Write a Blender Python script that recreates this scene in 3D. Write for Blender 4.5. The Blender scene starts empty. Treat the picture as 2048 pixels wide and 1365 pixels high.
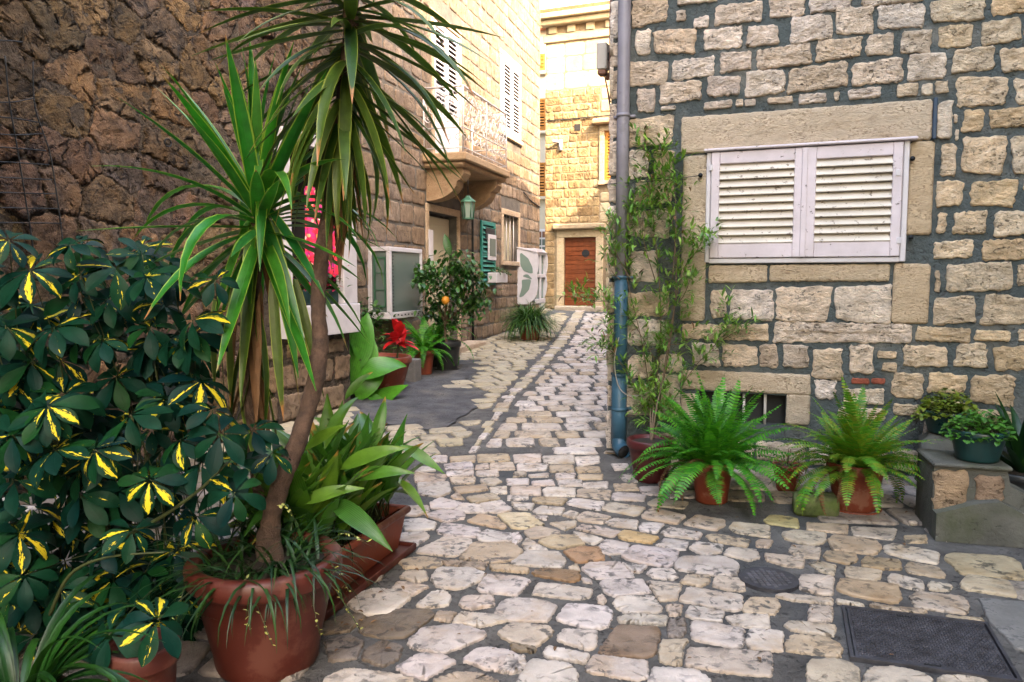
import bpy, bmesh, math, random
from math import sin, cos, pi, radians, atan2, sqrt, tan
from mathutils import Vector, Matrix, noise
V = Vector
S = bpy.context.scene
COL = S.collection
PITCH = radians(4.72); FPX = 1500.0; EYE = 1.4

# ------------------------------------------------------------ camera, sky, sun, exposure
cd = bpy.data.cameras.new('camera'); CAM = bpy.data.objects.new('camera', cd); COL.objects.link(CAM)
CAM.location = (0, 0, EYE); CAM.rotation_euler = (pi/2 - PITCH, 0, 0)
cd.sensor_fit = 'HORIZONTAL'; cd.sensor_width = 36; cd.lens = FPX/2048*36
cd.clip_start = .05; cd.clip_end = 400
S.camera = CAM
SUN = V((.64, -.77, 0)).normalized(); ELEV = radians(39)
w = bpy.data.worlds.new('World'); S.world = w; w.use_nodes = True
nt = w.node_tree
sk = nt.nodes.new('ShaderNodeTexSky'); sk.sky_type = 'NISHITA'; sk.sun_disc = False
sk.sun_elevation = ELEV; sk.sun_rotation = atan2(SUN.x, SUN.y)
sk.air_density = 2.6; sk.dust_density = 5.5; sk.ozone_density = 1.0
bg = nt.nodes['Background']; nt.links.new(sk.outputs[0], bg.inputs[0]); bg.inputs[1].default_value = .15
sl = bpy.data.lights.new('sun', 'SUN'); so = bpy.data.objects.new('sun', sl); COL.objects.link(so)
sl.energy = 2.0; sl.angle = radians(.6); sl.color = (1.0, .76, .45)
sd = V((SUN.x*cos(ELEV), SUN.y*cos(ELEV), sin(ELEV)))
so.rotation_euler = (-sd).to_track_quat('-Z', 'Y').to_euler(); so.location = sd*60
vs = S.view_settings
vs.view_transform = 'Standard'; vs.look = 'None'; vs.gamma = 1; vs.use_curve_mapping = False
vs.exposure = 3.65
vs.use_white_balance = True; vs.white_balance_temperature = 6350; vs.white_balance_tint = 19
S.cycles.max_bounces = 8; S.cycles.transparent_max_bounces = 8
S.cycles.sample_clamp_indirect = 6
try:
    S.cycles.use_denoising = True
except Exception:
    pass

# ------------------------------------------------------------ geometry of the picture
FW = V((0, cos(PITCH), -sin(PITCH))); UP = V((0, sin(PITCH), cos(PITCH))); RT = V((1, 0, 0)); EP = V((0, 0, EYE))
def ray(px, py): return FW + RT*((px-1024)/FPX) + UP*((682.5-py)/FPX)
def gz(x, y):
    if y < 4: return 0.0
    if y < 26: return .002*(y-4)**2
    return .968 + .088*(y-26)
def ground(px, py):
    d = ray(px, py); lo, hi = .3, 80.0
    f = lambda t: (EP+d*t).z - gz((EP+d*t).x, (EP+d*t).y)
    if d.z > 0: hi = 80
    t = .3
    while t < 80 and f(t) > 0: t *= 1.05
    lo, hi = t/1.05, t
    for _ in range(30):
        m = (lo+hi)/2
        if f(m) > 0: lo = m
        else: hi = m
    p = EP+d*lo
    return V((p.x, p.y, gz(p.x, p.y)))
def at(px, py, Y):
    d = ray(px, py); return EP + d*(Y/d.y)
class Wall:
    def __init__(s, O, U):
        s.O = V(O); s.U = V((U[0], U[1], 0)).normalized(); s.N = s.U.cross(V((0, 0, 1)))
    def P(s, u, v, d=0): return s.O + s.U*u + V((0, 0, v)) + s.N*d
    def uv(s, px, py, d=0):
        r = ray(px, py); o = s.O + s.N*d
        t = (o-EP).dot(s.N)/r.dot(s.N); p = EP + r*t - o
        return p.dot(s.U), p.z
    def rect(s, x0, x1, y0, y1, d=0):
        xm, ym = (x0+x1)/2, (y0+y1)/2
        return s.uv(x0, ym, d)[0], s.uv(x1, ym, d)[0], s.uv(xm, y1, d)[1], s.uv(xm, y0, d)[1]

# ------------------------------------------------------------ object helpers
WL = {}
def props(o, label=None, cat=None, group=None, kind=None):
    if label: o['label'] = label
    if cat: o['category'] = cat
    if group: o['group'] = group
    if kind: o['kind'] = kind
    return o
def thing(name, label, cat, loc, group=None, kind=None):
    o = bpy.data.objects.new(name, None); COL.objects.link(o); o.location = loc
    o.empty_display_size = .1
    WL[o.name] = V(loc); return props(o, label, cat, group, kind)
def to_mesh(name, verts, faces, mat, smooth=True, uvs=None):
    me = bpy.data.meshes.new(name); me.from_pydata([tuple(v) for v in verts], [], faces)
    if mat: me.materials.append(mat)
    if smooth: me.polygons.foreach_set('use_smooth', [True]*len(me.polygons))
    if uvs:
        ul = me.uv_layers.new(name='UVMap'); li = [0]*len(me.loops); me.loops.foreach_get('vertex_index', li)
        flat = []
        for i in li: flat += [uvs[i][0], uvs[i][1]]
        ul.data.foreach_set('uv', flat)
    me.update(); return me
def obj(name, verts, faces, mat, parent=None, smooth=True, uvs=None, color=None, kind=None, origin=None):
    if origin is None:
        n = len(verts); lo = [min(v[i] for v in verts) for i in range(3)]; hi = [max(v[i] for v in verts) for i in range(3)]
        origin = V([(a+b)/2 for a, b in zip(lo, hi)])
    me = to_mesh(name, [(v[0]-origin[0], v[1]-origin[1], v[2]-origin[2]) for v in verts], faces, mat, smooth, uvs)
    o = bpy.data.objects.new(name, me); COL.objects.link(o)
    o.location = V(origin) - (WL[parent.name] if parent else V((0, 0, 0))); o.parent = parent
    WL[o.name] = V(origin)
    if color: o.color = (*color, 1)
    if kind: o['kind'] = kind
    return o
def inst(name, me, M, parent):
    o = bpy.data.objects.new(name, me); COL.objects.link(o); o.parent = parent
    o.matrix_basis = Matrix.Translation(-WL[parent.name]) @ M
    return o
class Acc:
    def __init__(s): s.v = []; s.f = []; s.uv = []
    def add(s, v, f, uv=None, M=None):
        b = len(s.v); s.v += [M @ V(p) for p in v] if M else list(v)
        s.f += [[i+b for i in q] for q in f]; s.uv += uv if uv else [(0, 0)]*len(v); return s
    def obj(s, name, mat, parent=None, **k): return obj(name, s.v, s.f, mat, parent, uvs=s.uv, **k)

# ------------------------------------------------------------ shapes
def cbox(c, ax, ay, az, sx, sy, sz, b=0):
    """box of half sizes sx, sy, sz with chamfered edges"""
    c = V(c); ax, ay, az = V(ax).normalized(), V(ay).normalized(), V(az).normalized()
    b = min(b, sx*.8, sy*.8, sz*.8)
    sg = [(i, j, k) for i in (-1, 1) for j in (-1, 1) for k in (-1, 1)]
    P = lambda x, y, z: c + ax*x + ay*y + az*z
    if b <= 0:
        v = [P(i*sx, j*sy, k*sz) for i, j, k in sg]
        idx = {s_: i for i, s_ in enumerate(sg)}; f = []
        for a in range(3):
            for s_ in (-1, 1):
                o = [t for t in range(3) if t != a]; q = []
                for p, r in ((-1, -1), (1, -1), (1, 1), (-1, 1)):
                    key = [0, 0, 0]; key[a] = s_; key[o[0]] = p; key[o[1]] = r; q.append(idx[tuple(key)])
                f.append(q)
    else:
        v = []; ix = {}
        for s_ in sg:
            i, j, k = s_
            for a, p in enumerate(((i*sx, j*(sy-b), k*(sz-b)), (i*(sx-b), j*sy, k*(sz-b)), (i*(sx-b), j*(sy-b), k*sz))):
                ix[(s_, a)] = len(v); v.append(P(*p))
        f = []
        for a in range(3):
            o = [t for t in range(3) if t != a]
            for s_ in (-1, 1):
                q = []
                for p, r in ((-1, -1), (1, -1), (1, 1), (-1, 1)):
                    key = [0, 0, 0]; key[a] = s_; key[o[0]] = p; key[o[1]] = r; q.append(ix[(tuple(key), a)])
                f.append(q)
            for p in (-1, 1):
                for r in (-1, 1):
                    k1 = [0, 0, 0]; k1[o[0]] = p; k1[o[1]] = r; k2 = list(k1); k1[a] = -1; k2[a] = 1
                    f.append([ix[(tuple(k1), o[0])], ix[(tuple(k2), o[0])], ix[(tuple(k2), o[1])], ix[(tuple(k1), o[1])]])
        for s_ in sg: f.append([ix[(s_, 0)], ix[(s_, 1)], ix[(s_, 2)]])
    out = []
    for q in f:
        m = sum((v[i] for i in q), V((0, 0, 0)))/len(q)
        n = (v[q[1]]-v[q[0]]).cross(v[q[2]]-v[q[1]])
        out.append(q if n.dot(m-c) > 0 else q[::-1])
    return v, out
def wbox(W, u0, u1, v0, v1, d0, d1, b=.004):
    return cbox(W.P((u0+u1)/2, (v0+v1)/2, (d0+d1)/2), W.U, W.N, (0, 0, 1), abs(u1-u0)/2, abs(d1-d0)/2, abs(v1-v0)/2, b)
def tube(pts, r, n=6, cap=True, r1=None):
    pts = [V(p) for p in pts]; v = []; f = []
    k = len(pts); t0 = (pts[1]-pts[0]).normalized()
    x = t0.cross(V((.31, .52, .79))).normalized()
    for i, p in enumerate(pts):
        t = (pts[min(i+1, k-1)]-pts[max(i-1, 0)]).normalized()
        x = (x - t*x.dot(t)).normalized(); y = t.cross(x)
        rr = r if r1 is None else r+(r1-r)*i/(k-1)
        if callable(r): rr = r(i/(k-1))
        for j in range(n):
            a = 2*pi*j/n; v.append(p + x*cos(a)*rr + y*sin(a)*rr)
    for i in range(k-1):
        for j in range(n):
            a, b = i*n+j, i*n+(j+1) % n
            f.append([a, b, b+n, a+n])
    if cap: f.append(list(range(n))[::-1]); f.append([(k-1)*n+j for j in range(n)])
    return v, f
def lathe(c, prof, n=28, wob=0, close=False):
    c = V(c); v = []; f = []
    for r, z in prof:
        for j in range(n):
            a = 2*pi*j/n; v.append(c + V((cos(a)*r, sin(a)*r, z)))
    for i in range(len(prof)-1):
        for j in range(n):
            a, b = i*n+j, i*n+(j+1) % n
            f.append([a, b, b+n, a+n])
    f.append([j for j in range(n)][::-1])
    f.append([(len(prof)-1)*n+j for j in range(n)])
    return v, f
def prism(poly, P, d0, d1):
    """polygon (u, v) ccw extruded between d0 and d1 (d1 outward), P(u, v, d)"""
    n = len(poly)
    ar = sum(poly[i][0]*poly[(i+1) % n][1]-poly[(i+1) % n][0]*poly[i][1] for i in range(n))
    if ar < 0: poly = poly[::-1]
    v = [P(a, b, d0) for a, b in poly]+[P(a, b, d1) for a, b in poly]
    f = [[i, (i+1) % n, n+(i+1) % n, n+i] for i in range(n)]
    f.append(list(range(n, 2*n))); f.append(list(range(n))[::-1])
    return v, f
def smooth_poly(poly, sub, it=2, jit=0, rng=random):
    pts = []
    n = len(poly)
    for i in range(n):
        a, b = poly[i], poly[(i+1) % n]; L = math.hypot(b[0]-a[0], b[1]-a[1]); k = max(1, round(L/sub))
        for j in range(k): t = j/k; pts.append((a[0]+(b[0]-a[0])*t, a[1]+(b[1]-a[1])*t))
    for _ in range(it):
        q = []; n = len(pts)
        for i in range(n):
            a, b = pts[i], pts[(i+1) % n]
            q.append((.75*a[0]+.25*b[0], .75*a[1]+.25*b[1])); q.append((.25*a[0]+.75*b[0], .25*a[1]+.75*b[1]))
        pts = q
    if jit: pts = [(a+rng.uniform(-jit, jit), b+rng.uniform(-jit, jit)) for a, b in pts]
    return pts
def stone_geo(poly, h, bev, rough, seed, P, sub=None, it=1, jit=0.004, freq=9.0, mid=2, back=-.02):
    """one dressed or broken stone: outline (u, v), proud by h, edge rounded over bev, face uneven by rough"""
    rng = random.Random(seed)
    us = [p[0] for p in poly]; vs_ = [p[1] for p in poly]
    hu, hv = (max(us)-min(us))/2, (max(vs_)-min(vs_))/2
    ar = sum(poly[i][0]*poly[(i+1) % len(poly)][1]-poly[(i+1) % len(poly)][0]*poly[i][1] for i in range(len(poly)))
    if ar < 0: poly = poly[::-1]
    cx, cy = sum(us)/len(us), sum(vs_)/len(vs_)
    if sub is None: sub = max(.02, min(hu, hv)*.7)
    pts = smooth_poly(poly, sub, it, jit, rng); n = len(pts)
    so = V((rng.uniform(0, 90), rng.uniform(0, 90), rng.uniform(0, 90)))
    rings = [(0, back), (0, h*.35), (bev*.45, h*.82), (bev, h)]
    for i in range(1, mid+1): rings.append((bev+(min(hu, hv)-bev)*i/(mid+1), h))
    v = []; f = []
    for k, (ins, d) in enumerate(rings):
        fu, fv = max(0, 1-ins/max(hu, 1e-4)), max(0, 1-ins/max(hv, 1e-4))
        for a, b in pts:
            uu, vv = cx+(a-cx)*fu, cy+(b-cy)*fv; dd = d
            if k >= 1 and rough:
                q = V((uu*freq, vv*freq, 0))+so
                dd += rough*(noise.noise(q)+.5*noise.noise(q*2.3))*(.4 if k == 1 else 1)
            v.append(P(uu, vv, dd))
    R = len(rings)
    for k in range(R-1):
        for j in range(n):
            a, b = k*n+j, k*n+(j+1) % n
            f.append([a, b, b+n, a+n])
    v.append(P(cx, cy, h+(rough*noise.noise(V((cx*freq, cy*freq, 0))+so) if rough else 0)))
    for j in range(n): f.append([(R-1)*n+j, (R-1)*n+(j+1) % n, len(v)-1])
    return v, f
def rpoly(u0, u1, v0, v1, j, rng):
    q = lambda: rng.uniform(-j, j)
    return [(u0+q(), v0+q()), (u1+q(), v0+q()), (u1+q(), v1+q()), (u0+q(), v1+q())]
def inpoly(x, y, poly):
    c = False; n = len(poly); j = n-1
    for i in range(n):
        xi, yi = poly[i]; xj, yj = poly[j]
        if (yi > y) != (yj > y) and x < (xj-xi)*(y-yi)/(yj-yi)+xi: c = not c
        j = i
    return c
def sheet(W, us, vs_, holes, d=0, reveal=.25, back=True):
    us = sorted(set(us+[h[0] for h in holes]+[h[1] for h in holes])); vs_ = sorted(set(vs_+[h[2] for h in holes]+[h[3] for h in holes]))
    a = Acc(); ix = {}
    def vi(u, v):
        if (u, v) not in ix: ix[(u, v)] = len(a.v); a.v.append(W.P(u, v, d)); a.uv.append((0, 0))
        return ix[(u, v)]
    for i in range(len(us)-1):
        for j in range(len(vs_)-1):
            mu, mv = (us[i]+us[i+1])/2, (vs_[j]+vs_[j+1])/2
            if any(h[0] < mu < h[1] and h[2] < mv < h[3] for h in holes): continue
            a.f.append([vi(us[i], vs_[j]), vi(us[i+1], vs_[j]), vi(us[i+1], vs_[j+1]), vi(us[i], vs_[j+1])])
    for h in holes:
        u0, u1, v0, v1 = h; r = d-reveal
        q = [(u0, v0), (u1, v0), (u1, v1), (u0, v1)]
        for k in range(4):
            p, s_ = q[k], q[(k+1) % 4]
            a.add([W.P(*p, d), W.P(*s_, d), W.P(*s_, r), W.P(*p, r)], [[0, 1, 2, 3]])
        if back: a.add([W.P(*p, r) for p in q], [[0, 1, 2, 3]])
    return a
def shell(parent, W, u0, u1, h, depth, holes, mat, roofmat, reveal=.25, sink=.4):
    """walls of a house behind its front sheet, and its roof"""
    a = sheet(W, [u0, u1], [-sink, h], holes, 0, reveal)
    P = W.P
    a.add([P(u0, -sink, 0), P(u0, h, 0), P(u0, h, -depth), P(u0, -sink, -depth)], [[0, 1, 2, 3]])
    a.add([P(u1, -sink, 0), P(u1, -sink, -depth), P(u1, h, -depth), P(u1, h, 0)], [[0, 1, 2, 3]])
    a.add([P(u0, -sink, -depth), P(u0, h, -depth), P(u1, h, -depth), P(u1, -sink, -depth)], [[0, 1, 2, 3]])
    a.add([P(u0, h-.02, 0), P(u1, h-.02, 0), P(u1, h-.02, -depth), P(u0, h-.02, -depth)], [[0, 1, 2, 3]])
    a.obj('wall', mat, parent, smooth=False)
    o = .28; e = min(depth*.22, 1.0)
    r = [P(u0-o, h, o), P(u1+o, h, o), P(u1+o, h, -depth-o), P(u0-o, h, -depth-o),
         P(u0-o, h+.1, o), P(u1+o, h+.1, o), P(u1+o, h+.1, -depth-o), P(u0-o, h+.1, -depth-o), P(u0-o, h+e, -depth/2), P(u1+o, h+e, -depth/2)]
    obj('roof', r, [[3, 2, 1, 0], [0, 1, 5, 4], [2, 3, 7, 6], [4, 5, 9, 8], [6, 7, 8, 9], [1, 2, 6, 9, 5], [3, 0, 4, 8, 7]], roofmat, parent, smooth=False)

# ------------------------------------------------------------ leaves
PROF = {
    'sword': lambda t: min(1, .55+t*3)*(1-max(0, (t-.45)/.55)**1.6) if t < 1 else 0,
    'ovate': lambda t: max(0, sin(pi*t**.85))**.8,
    'obov': lambda t: max(0, sin(pi*t**1.35))**.8,
    'lance': lambda t: max(0, sin(pi*t**.8)),
    'grass': lambda t: (1-t**2)*min(1, .5+3*t),
}
def leaf_geo(L, Wd, bend, fold, prof, n=6, twist=0, wave=0, seed=0):
    rng = random.Random(seed); pf = PROF[prof]; v = []; f = []; uv = []
    y = z = 0; ang = 0; ph = rng.uniform(0, 6)
    for i in range(n+1):
        t = i/n
        if i:
            ang = -bend*((i-.5)/n)**1.2; y += cos(ang)*L/n; z += sin(ang)*L/n
        hw = Wd/2*max(pf(t), .04); tw = twist*t
        for s_ in (-1, 0, 1):
            up = abs(s_)*hw*fold + (wave*sin(ph+t*9+s_)*abs(s_))
            x = s_*hw
            v.append((x*cos(tw)-up*sin(tw), y-sin(ang)*up, z+up*cos(tw)+x*sin(tw))); uv.append(((s_+1)/2, t))
    for i in range(n):
        for k in (0, 1):
            a = i*3+k; f.append([a, a+1, a+4, a+3])
    return v, f, uv
def dirmat(p, d, up=(0, 0, 1), s=1.0):
    Y = V(d).normalized(); U = V(up)
    X = Y.cross(U)
    if X.length < 1e-3: X = Y.cross(V((1, .2, 0)))
    X.normalize(); Z = X.cross(Y)
    M = Matrix((X*s, Y*s, Z*s)).transposed().to_4x4(); M.translation = V(p); return M
def sph(az, el): return V((cos(el)*sin(az), cos(el)*cos(az), sin(el)))
# ------------------------------------------------------------ materials
K = .66                                            # all base colours but the pale wall stone
dim = lambda c: tuple(x*K for x in c)
def nd(nt, typ, ins=None, **pr):
    n = nt.nodes.new(typ)
    for k, v in pr.items(): setattr(n, k, v)
    for k, v in (ins or {}).items():
        s = n.inputs[k]
        if isinstance(v, bpy.types.NodeSocket): nt.links.new(v, s)
        else: s.default_value = (*v, 1) if isinstance(v, tuple) and len(v) == 3 and s.type == 'RGBA' else v
    return n
def mixc(nt, f, a, b, blend='MIX'):
    n = nd(nt, 'ShaderNodeMix', {0: f, 6: a, 7: b}, data_type='RGBA', blend_type=blend); return n.outputs[2]
def mth(nt, op, a, b=0.0, clamp=False): return nd(nt, 'ShaderNodeMath', {0: a, 1: b}, operation=op, use_clamp=clamp).outputs[0]
def ramp(nt, fac, cols, interp='LINEAR'):
    n = nd(nt, 'ShaderNodeValToRGB', {0: fac}); cr = n.color_ramp; cr.interpolation = interp
    while len(cr.elements) < len(cols): cr.elements.new(.5)
    for e, (p, c) in zip(cr.elements, cols): e.position = p; e.color = (*c, 1) if len(c) == 3 else c
    return n.outputs[0]
def step(nt, x, lo, hi): return nd(nt, 'ShaderNodeMapRange', {0: x, 1: lo, 2: hi, 3: 0.0, 4: 1.0}, clamp=True).outputs[0]
def noi(nt, pos, sc, det=4, rough=.55, dist=0): return nd(nt, 'ShaderNodeTexNoise', {'Vector': pos, 'Scale': sc, 'Detail': det, 'Roughness': rough, 'Distortion': dist}).outputs[0]
def newmat(name):
    m = bpy.data.materials.new(name); m.use_nodes = True; nt = m.node_tree; nt.nodes.clear()
    out = nt.nodes.new('ShaderNodeOutputMaterial'); p = nt.nodes.new('ShaderNodeBsdfPrincipled'); nt.links.new(p.outputs[0], out.inputs[0])
    return m, nt, p, out
def bump(nt, p, h, strength=.3, dist=.02):
    b = nd(nt, 'ShaderNodeBump', {'Height': h, 'Strength': strength, 'Distance': dist}); nt.links.new(b.outputs[0], p.inputs['Normal'])
def rnd_of(nt):
    g = nd(nt, 'ShaderNodeNewGeometry'); o = nd(nt, 'ShaderNodeObjectInfo')
    r = mth(nt, 'FRACT', mth(nt, 'ADD', g.outputs['Random Per Island'], o.outputs['Random']))
    return g.outputs['Position'], r, o.outputs['Color']
def stone_mat(name, cols, scale=5, var=.35, bs=.5, bscale=30, pits=.0, pitc=(.05, .05, .05), pitscale=45, rough=.85, stain=None, stains=.6, stscale=2.0, stretch=(1, 1, 1), bdist=.02, k=None):
    cols = [(a, tuple(x*(k or K) for x in c)) for a, c in cols]; stain = dim(stain) if stain else None
    m, nt, p, out = newmat(name); pos, r, oc = rnd_of(nt)
    c = ramp(nt, r, cols)
    sp = nd(nt, 'ShaderNodeVectorMath', {0: pos, 1: stretch}, operation='MULTIPLY').outputs[0]
    off = nd(nt, 'ShaderNodeVectorMath', {0: sp, 1: nd(nt, 'ShaderNodeCombineXYZ', {0: mth(nt, 'MULTIPLY', r, 37.0), 1: mth(nt, 'MULTIPLY', r, 17.0)}).outputs[0]}, operation='ADD').outputs[0]
    n1 = noi(nt, off, scale, 7, .62)
    val = nd(nt, 'ShaderNodeMapRange', {0: n1, 1: .3, 2: .7, 3: 1-var, 4: 1+var*.7}, clamp=True).outputs[0]
    c = mixc(nt, 1.0, c, nd(nt, 'ShaderNodeCombineColor', {0: val, 1: val, 2: val}).outputs[0], 'MULTIPLY')
    if stain:
        n2 = noi(nt, off, stscale, 5, .6, .6); c = mixc(nt, mth(nt, 'MULTIPLY', step(nt, n2, .5, .72), stains), c, stain)
    nb = noi(nt, off, bscale, 8, .68)
    hgt = nb
    if pits:
        np_ = noi(nt, off, pitscale, 3, .6, .4); pk = step(nt, np_, .60-pits*.1, .70-pits*.1)
        n3 = noi(nt, off, 6.0, 2); pk = mth(nt, 'MULTIPLY', pk, step(nt, n3, .42, .6))
        c = mixc(nt, mth(nt, 'MULTIPLY', pk, .85), c, pitc); hgt = mth(nt, 'SUBTRACT', nb, mth(nt, 'MULTIPLY', pk, .5))
    c = mixc(nt, 1.0, c, oc, 'MULTIPLY')
    nt.links.new(c, p.inputs['Base Color']); p.inputs['Roughness'].default_value = rough
    if rough < .7:
        nt.links.new(nd(nt, 'ShaderNodeMapRange', {0: noi(nt, off, 9, 5), 1: .3, 2: .7, 3: rough-.13, 4: rough+.22}).outputs[0], p.inputs['Roughness'])
    p.inputs['Specular IOR Level'].default_value = .35
    bump(nt, p, hgt, bs, bdist); return m
def plain(name, c, rough=.5, metal=0, var=.12, sc=14, bs=.05, spec=.4, wear=None, wears=.5, wlo=.58, wsc=9, coat=0):
    c = dim(c); wear = dim(wear) if wear else None
    m, nt, p, out = newmat(name); pos, r, oc = rnd_of(nt)
    n = noi(nt, pos, sc, 6, .6)
    val = nd(nt, 'ShaderNodeMapRange', {0: n, 1: .3, 2: .7, 3: 1-var, 4: 1+var}, clamp=True).outputs[0]
    col = mixc(nt, 1.0, (*c, 1), nd(nt, 'ShaderNodeCombineColor', {0: val, 1: val, 2: val}).outputs[0], 'MULTIPLY')
    if wear:
        k = step(nt, noi(nt, pos, wsc, 7, .7), wlo, wlo+.06); col = mixc(nt, mth(nt, 'MULTIPLY', k, wears), col, (*wear, 1))
    col = mixc(nt, 1.0, col, oc, 'MULTIPLY')
    nt.links.new(col, p.inputs['Base Color']); p.inputs['Metallic'].default_value = metal
    nt.links.new(nd(nt, 'ShaderNodeMapRange', {0: n, 1: .3, 2: .7, 3: max(.05, rough-.1), 4: min(1, rough+.12)}).outputs[0], p.inputs['Roughness'])
    p.inputs['Specular IOR Level'].default_value = spec
    if coat: p.inputs['Coat Weight'].default_value = coat
    if bs: bump(nt, p, noi(nt, pos, sc*6, 6, .65), bs, .01)
    return m
def leafmat(name, cols, rough=.42, edge=None, vari=None, vein=None, trans=.22, tip=None, spec=.4, vlim=.74):
    """cols over the random value; edge = colour of the margins; vari = colour of the blotch along the midrib; vein = parallel stripes"""
    cols = [(a, dim(c)) for a, c in cols]
    m, nt, p, out = newmat(name); pos, r, oc = rnd_of(nt)
    uv = nd(nt, 'ShaderNodeUVMap').outputs[0]; sx = nd(nt, 'ShaderNodeSeparateXYZ', {0: uv})
    u, t = sx.outputs[0], sx.outputs[1]
    c = ramp(nt, r, cols)
    n = noi(nt, pos, 18, 4); val = nd(nt, 'ShaderNodeMapRange', {0: n, 1: .3, 2: .7, 3: .75, 4: 1.25}, clamp=True).outputs[0]
    c = mixc(nt, 1.0, c, nd(nt, 'ShaderNodeCombineColor', {0: val, 1: val, 2: val}).outputs[0], 'MULTIPLY')
    au = mth(nt, 'ABSOLUTE', mth(nt, 'SUBTRACT', u, .5))
    if vein:
        s = mth(nt, 'SINE', mth(nt, 'MULTIPLY', u, 75.0)); c = mixc(nt, mth(nt, 'MULTIPLY', step(nt, s, .2, 1.0), .45), c, (*vein, 1))
    if edge: c = mixc(nt, mth(nt, 'MULTIPLY', step(nt, au, .40, .46), .8), c, (*edge, 1))
    if vari:
        nz = noi(nt, nd(nt, 'ShaderNodeCombineXYZ', {0: mth(nt, 'MULTIPLY', u, 6.0), 1: mth(nt, 'MULTIPLY', t, 2.6), 2: mth(nt, 'MULTIPLY', r, 91.0)}).outputs[0], 1.6, 4, .6)
        lim = mth(nt, 'ADD', mth(nt, 'SUBTRACT', nz, mth(nt, 'MULTIPLY', au, 1.1)), mth(nt, 'MULTIPLY', mth(nt, 'SUBTRACT', mth(nt, 'FRACT', mth(nt, 'MULTIPLY', r, 7.31)), vlim), 1.1))
        c = mixc(nt, step(nt, lim, .37, .42), c, (*vari, 1))
    if tip: c = mixc(nt, mth(nt, 'MULTIPLY', step(nt, mth(nt, 'ADD', t, mth(nt, 'MULTIPLY', mth(nt, 'SUBTRACT', n, .5), .3)), tip[1], tip[1]+.06), step(nt, mth(nt, 'FRACT', mth(nt, 'MULTIPLY', r, 5.7)), tip[2], tip[2]+.05)), c, (*tip[0], 1))
    c = mixc(nt, 1.0, c, oc, 'MULTIPLY')
    nt.links.new(c, p.inputs['Base Color']); p.inputs['Roughness'].default_value = rough; p.inputs['Specular IOR Level'].default_value = spec
    tr = nd(nt, 'ShaderNodeBsdfTranslucent', {0: mixc(nt, .5, c, (.25, .45, .03, 1), 'OVERLAY')})
    mx = nd(nt, 'ShaderNodeMixShader', {0: trans, 1: p.outputs[0], 2: tr.outputs[0]}); nt.links.new(mx.outputs[0], out.inputs[0])
    bump(nt, p, mth(nt, 'ADD', mth(nt, 'MULTIPLY', step(nt, au, .0, .05), .6), noi(nt, pos, 60, 3)), .15, .005)
    return m
def glassmat(name, tint, rough=.08):
    m, nt, p, out = newmat(name); p.inputs['Base Color'].default_value = (*tint, 1); p.inputs['Roughness'].default_value = rough
    p.inputs['Specular IOR Level'].default_value = .6; return m

m_lime = stone_mat('limestone', [(0, (.80, .67, .56)), (.35, (.88, .77, .68)), (.7, (.78, .62, .46)), (1, (.85, .72, .61))], 10, .40, 1.0, 34, .55, (.17, .13, .095), 38, .88, (.50, .35, .19), .5, 3.5, (1, 1, 1.6), bdist=.06, k=1.0)
m_dress = stone_mat('dressed_limestone', [(0, (.86, .72, .58)), (1, (.82, .68, .52))], 6, .30, .8, 46, .8, (.26, .19, .13), 50, .85, (.56, .42, .28), .55, 3.0, (1, 1, 2.2), .03)
m_mortar = stone_mat('slate_mortar', [(0, (.10, .125, .130)), (1, (.10, .125, .130))], 6, .35, .7, 34, .3, (.05, .055, .06), 24, .93, (.27, .265, .24), .7, 2.6, bdist=.04)
m_cob = stone_mat('worn_limestone_cobble', [(0, (.66, .575, .51)), (.25, (.73, .65, .60)), (.5, (.62, .52, .43)), (.72, (.54, .42, .28)), (.8, (.72, .64, .59)), (1, (.67, .585, .52))], 7, .30, .55, 40, 1.0, (.04, .042, .046), 26, .44, (.46, .30, .14), .6, 4.5, (1, 1, 1), .016)
m_cobyel = stone_mat('yellowed_limestone_cobble', [(0, (.50, .42, .27)), (.5, (.56, .48, .34)), (1, (.47, .40, .29))], 9, .3, .42, 34, .7, (.07, .065, .06), 28, .5, (.34, .24, .12), .5, 5.0, bdist=.014)
m_gmort = stone_mat('pavement_mortar', [(0, (.175, .165, .155)), (1, (.175, .165, .155))], 5, .55, 1.0, 46, .6, (.035, .035, .035), 36, .8, (.065, .08, .095), .85, .8, bdist=.03)
m_asph = stone_mat('asphalt_patch', [(0, (.13, .13, .14)), (1, (.13, .13, .14))], 5, .5, .9, 70, .6, (.04, .04, .045), 40, .85, (.26, .23, .20), .7, 1.6, bdist=.03)
m_conc = stone_mat('mossy_concrete', [(0, (.15, .15, .13)), (1, (.15, .15, .13))], 4, .4, .6, 40, .3, (.05, .05, .04), 30, .92, (.06, .075, .025), .8, 2.2)
m_slab = stone_mat('grey_slab', [(0, (.26, .25, .23)), (1, (.22, .21, .2))], 6, .3, .5, 60, .8, (.08, .08, .08), 50, .8, (.12, .12, .11), .5, 3)
m_moss = stone_mat('moss_covered_stone', [(0, (.16, .22, .06)), (1, (.16, .22, .06))], 9, .5, .7, 60, 0, rough=.95, stain=(.30, .27, .17), stains=.8, stscale=6)
m_rub = stone_mat('rough_brown_rubble', [(0, (.165, .112, .066)), (.3, (.215, .14, .072)), (.6, (.155, .122, .094)), (1, (.235, .15, .075))], 9, .75, 1.0, 15, .8, (.025, .018, .014), 13, .95, (.31, .18, .07), .8, 3.6, bdist=.10)
m_rubm = stone_mat('brown_earth_mortar', [(0, (.125, .098, .074)), (1, (.125, .098, .074))], 7, .6, 1.0, 16, .7, (.022, .017, .013), 15, .95, (.15, .105, .07), .7, 3.0, bdist=.12)
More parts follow.
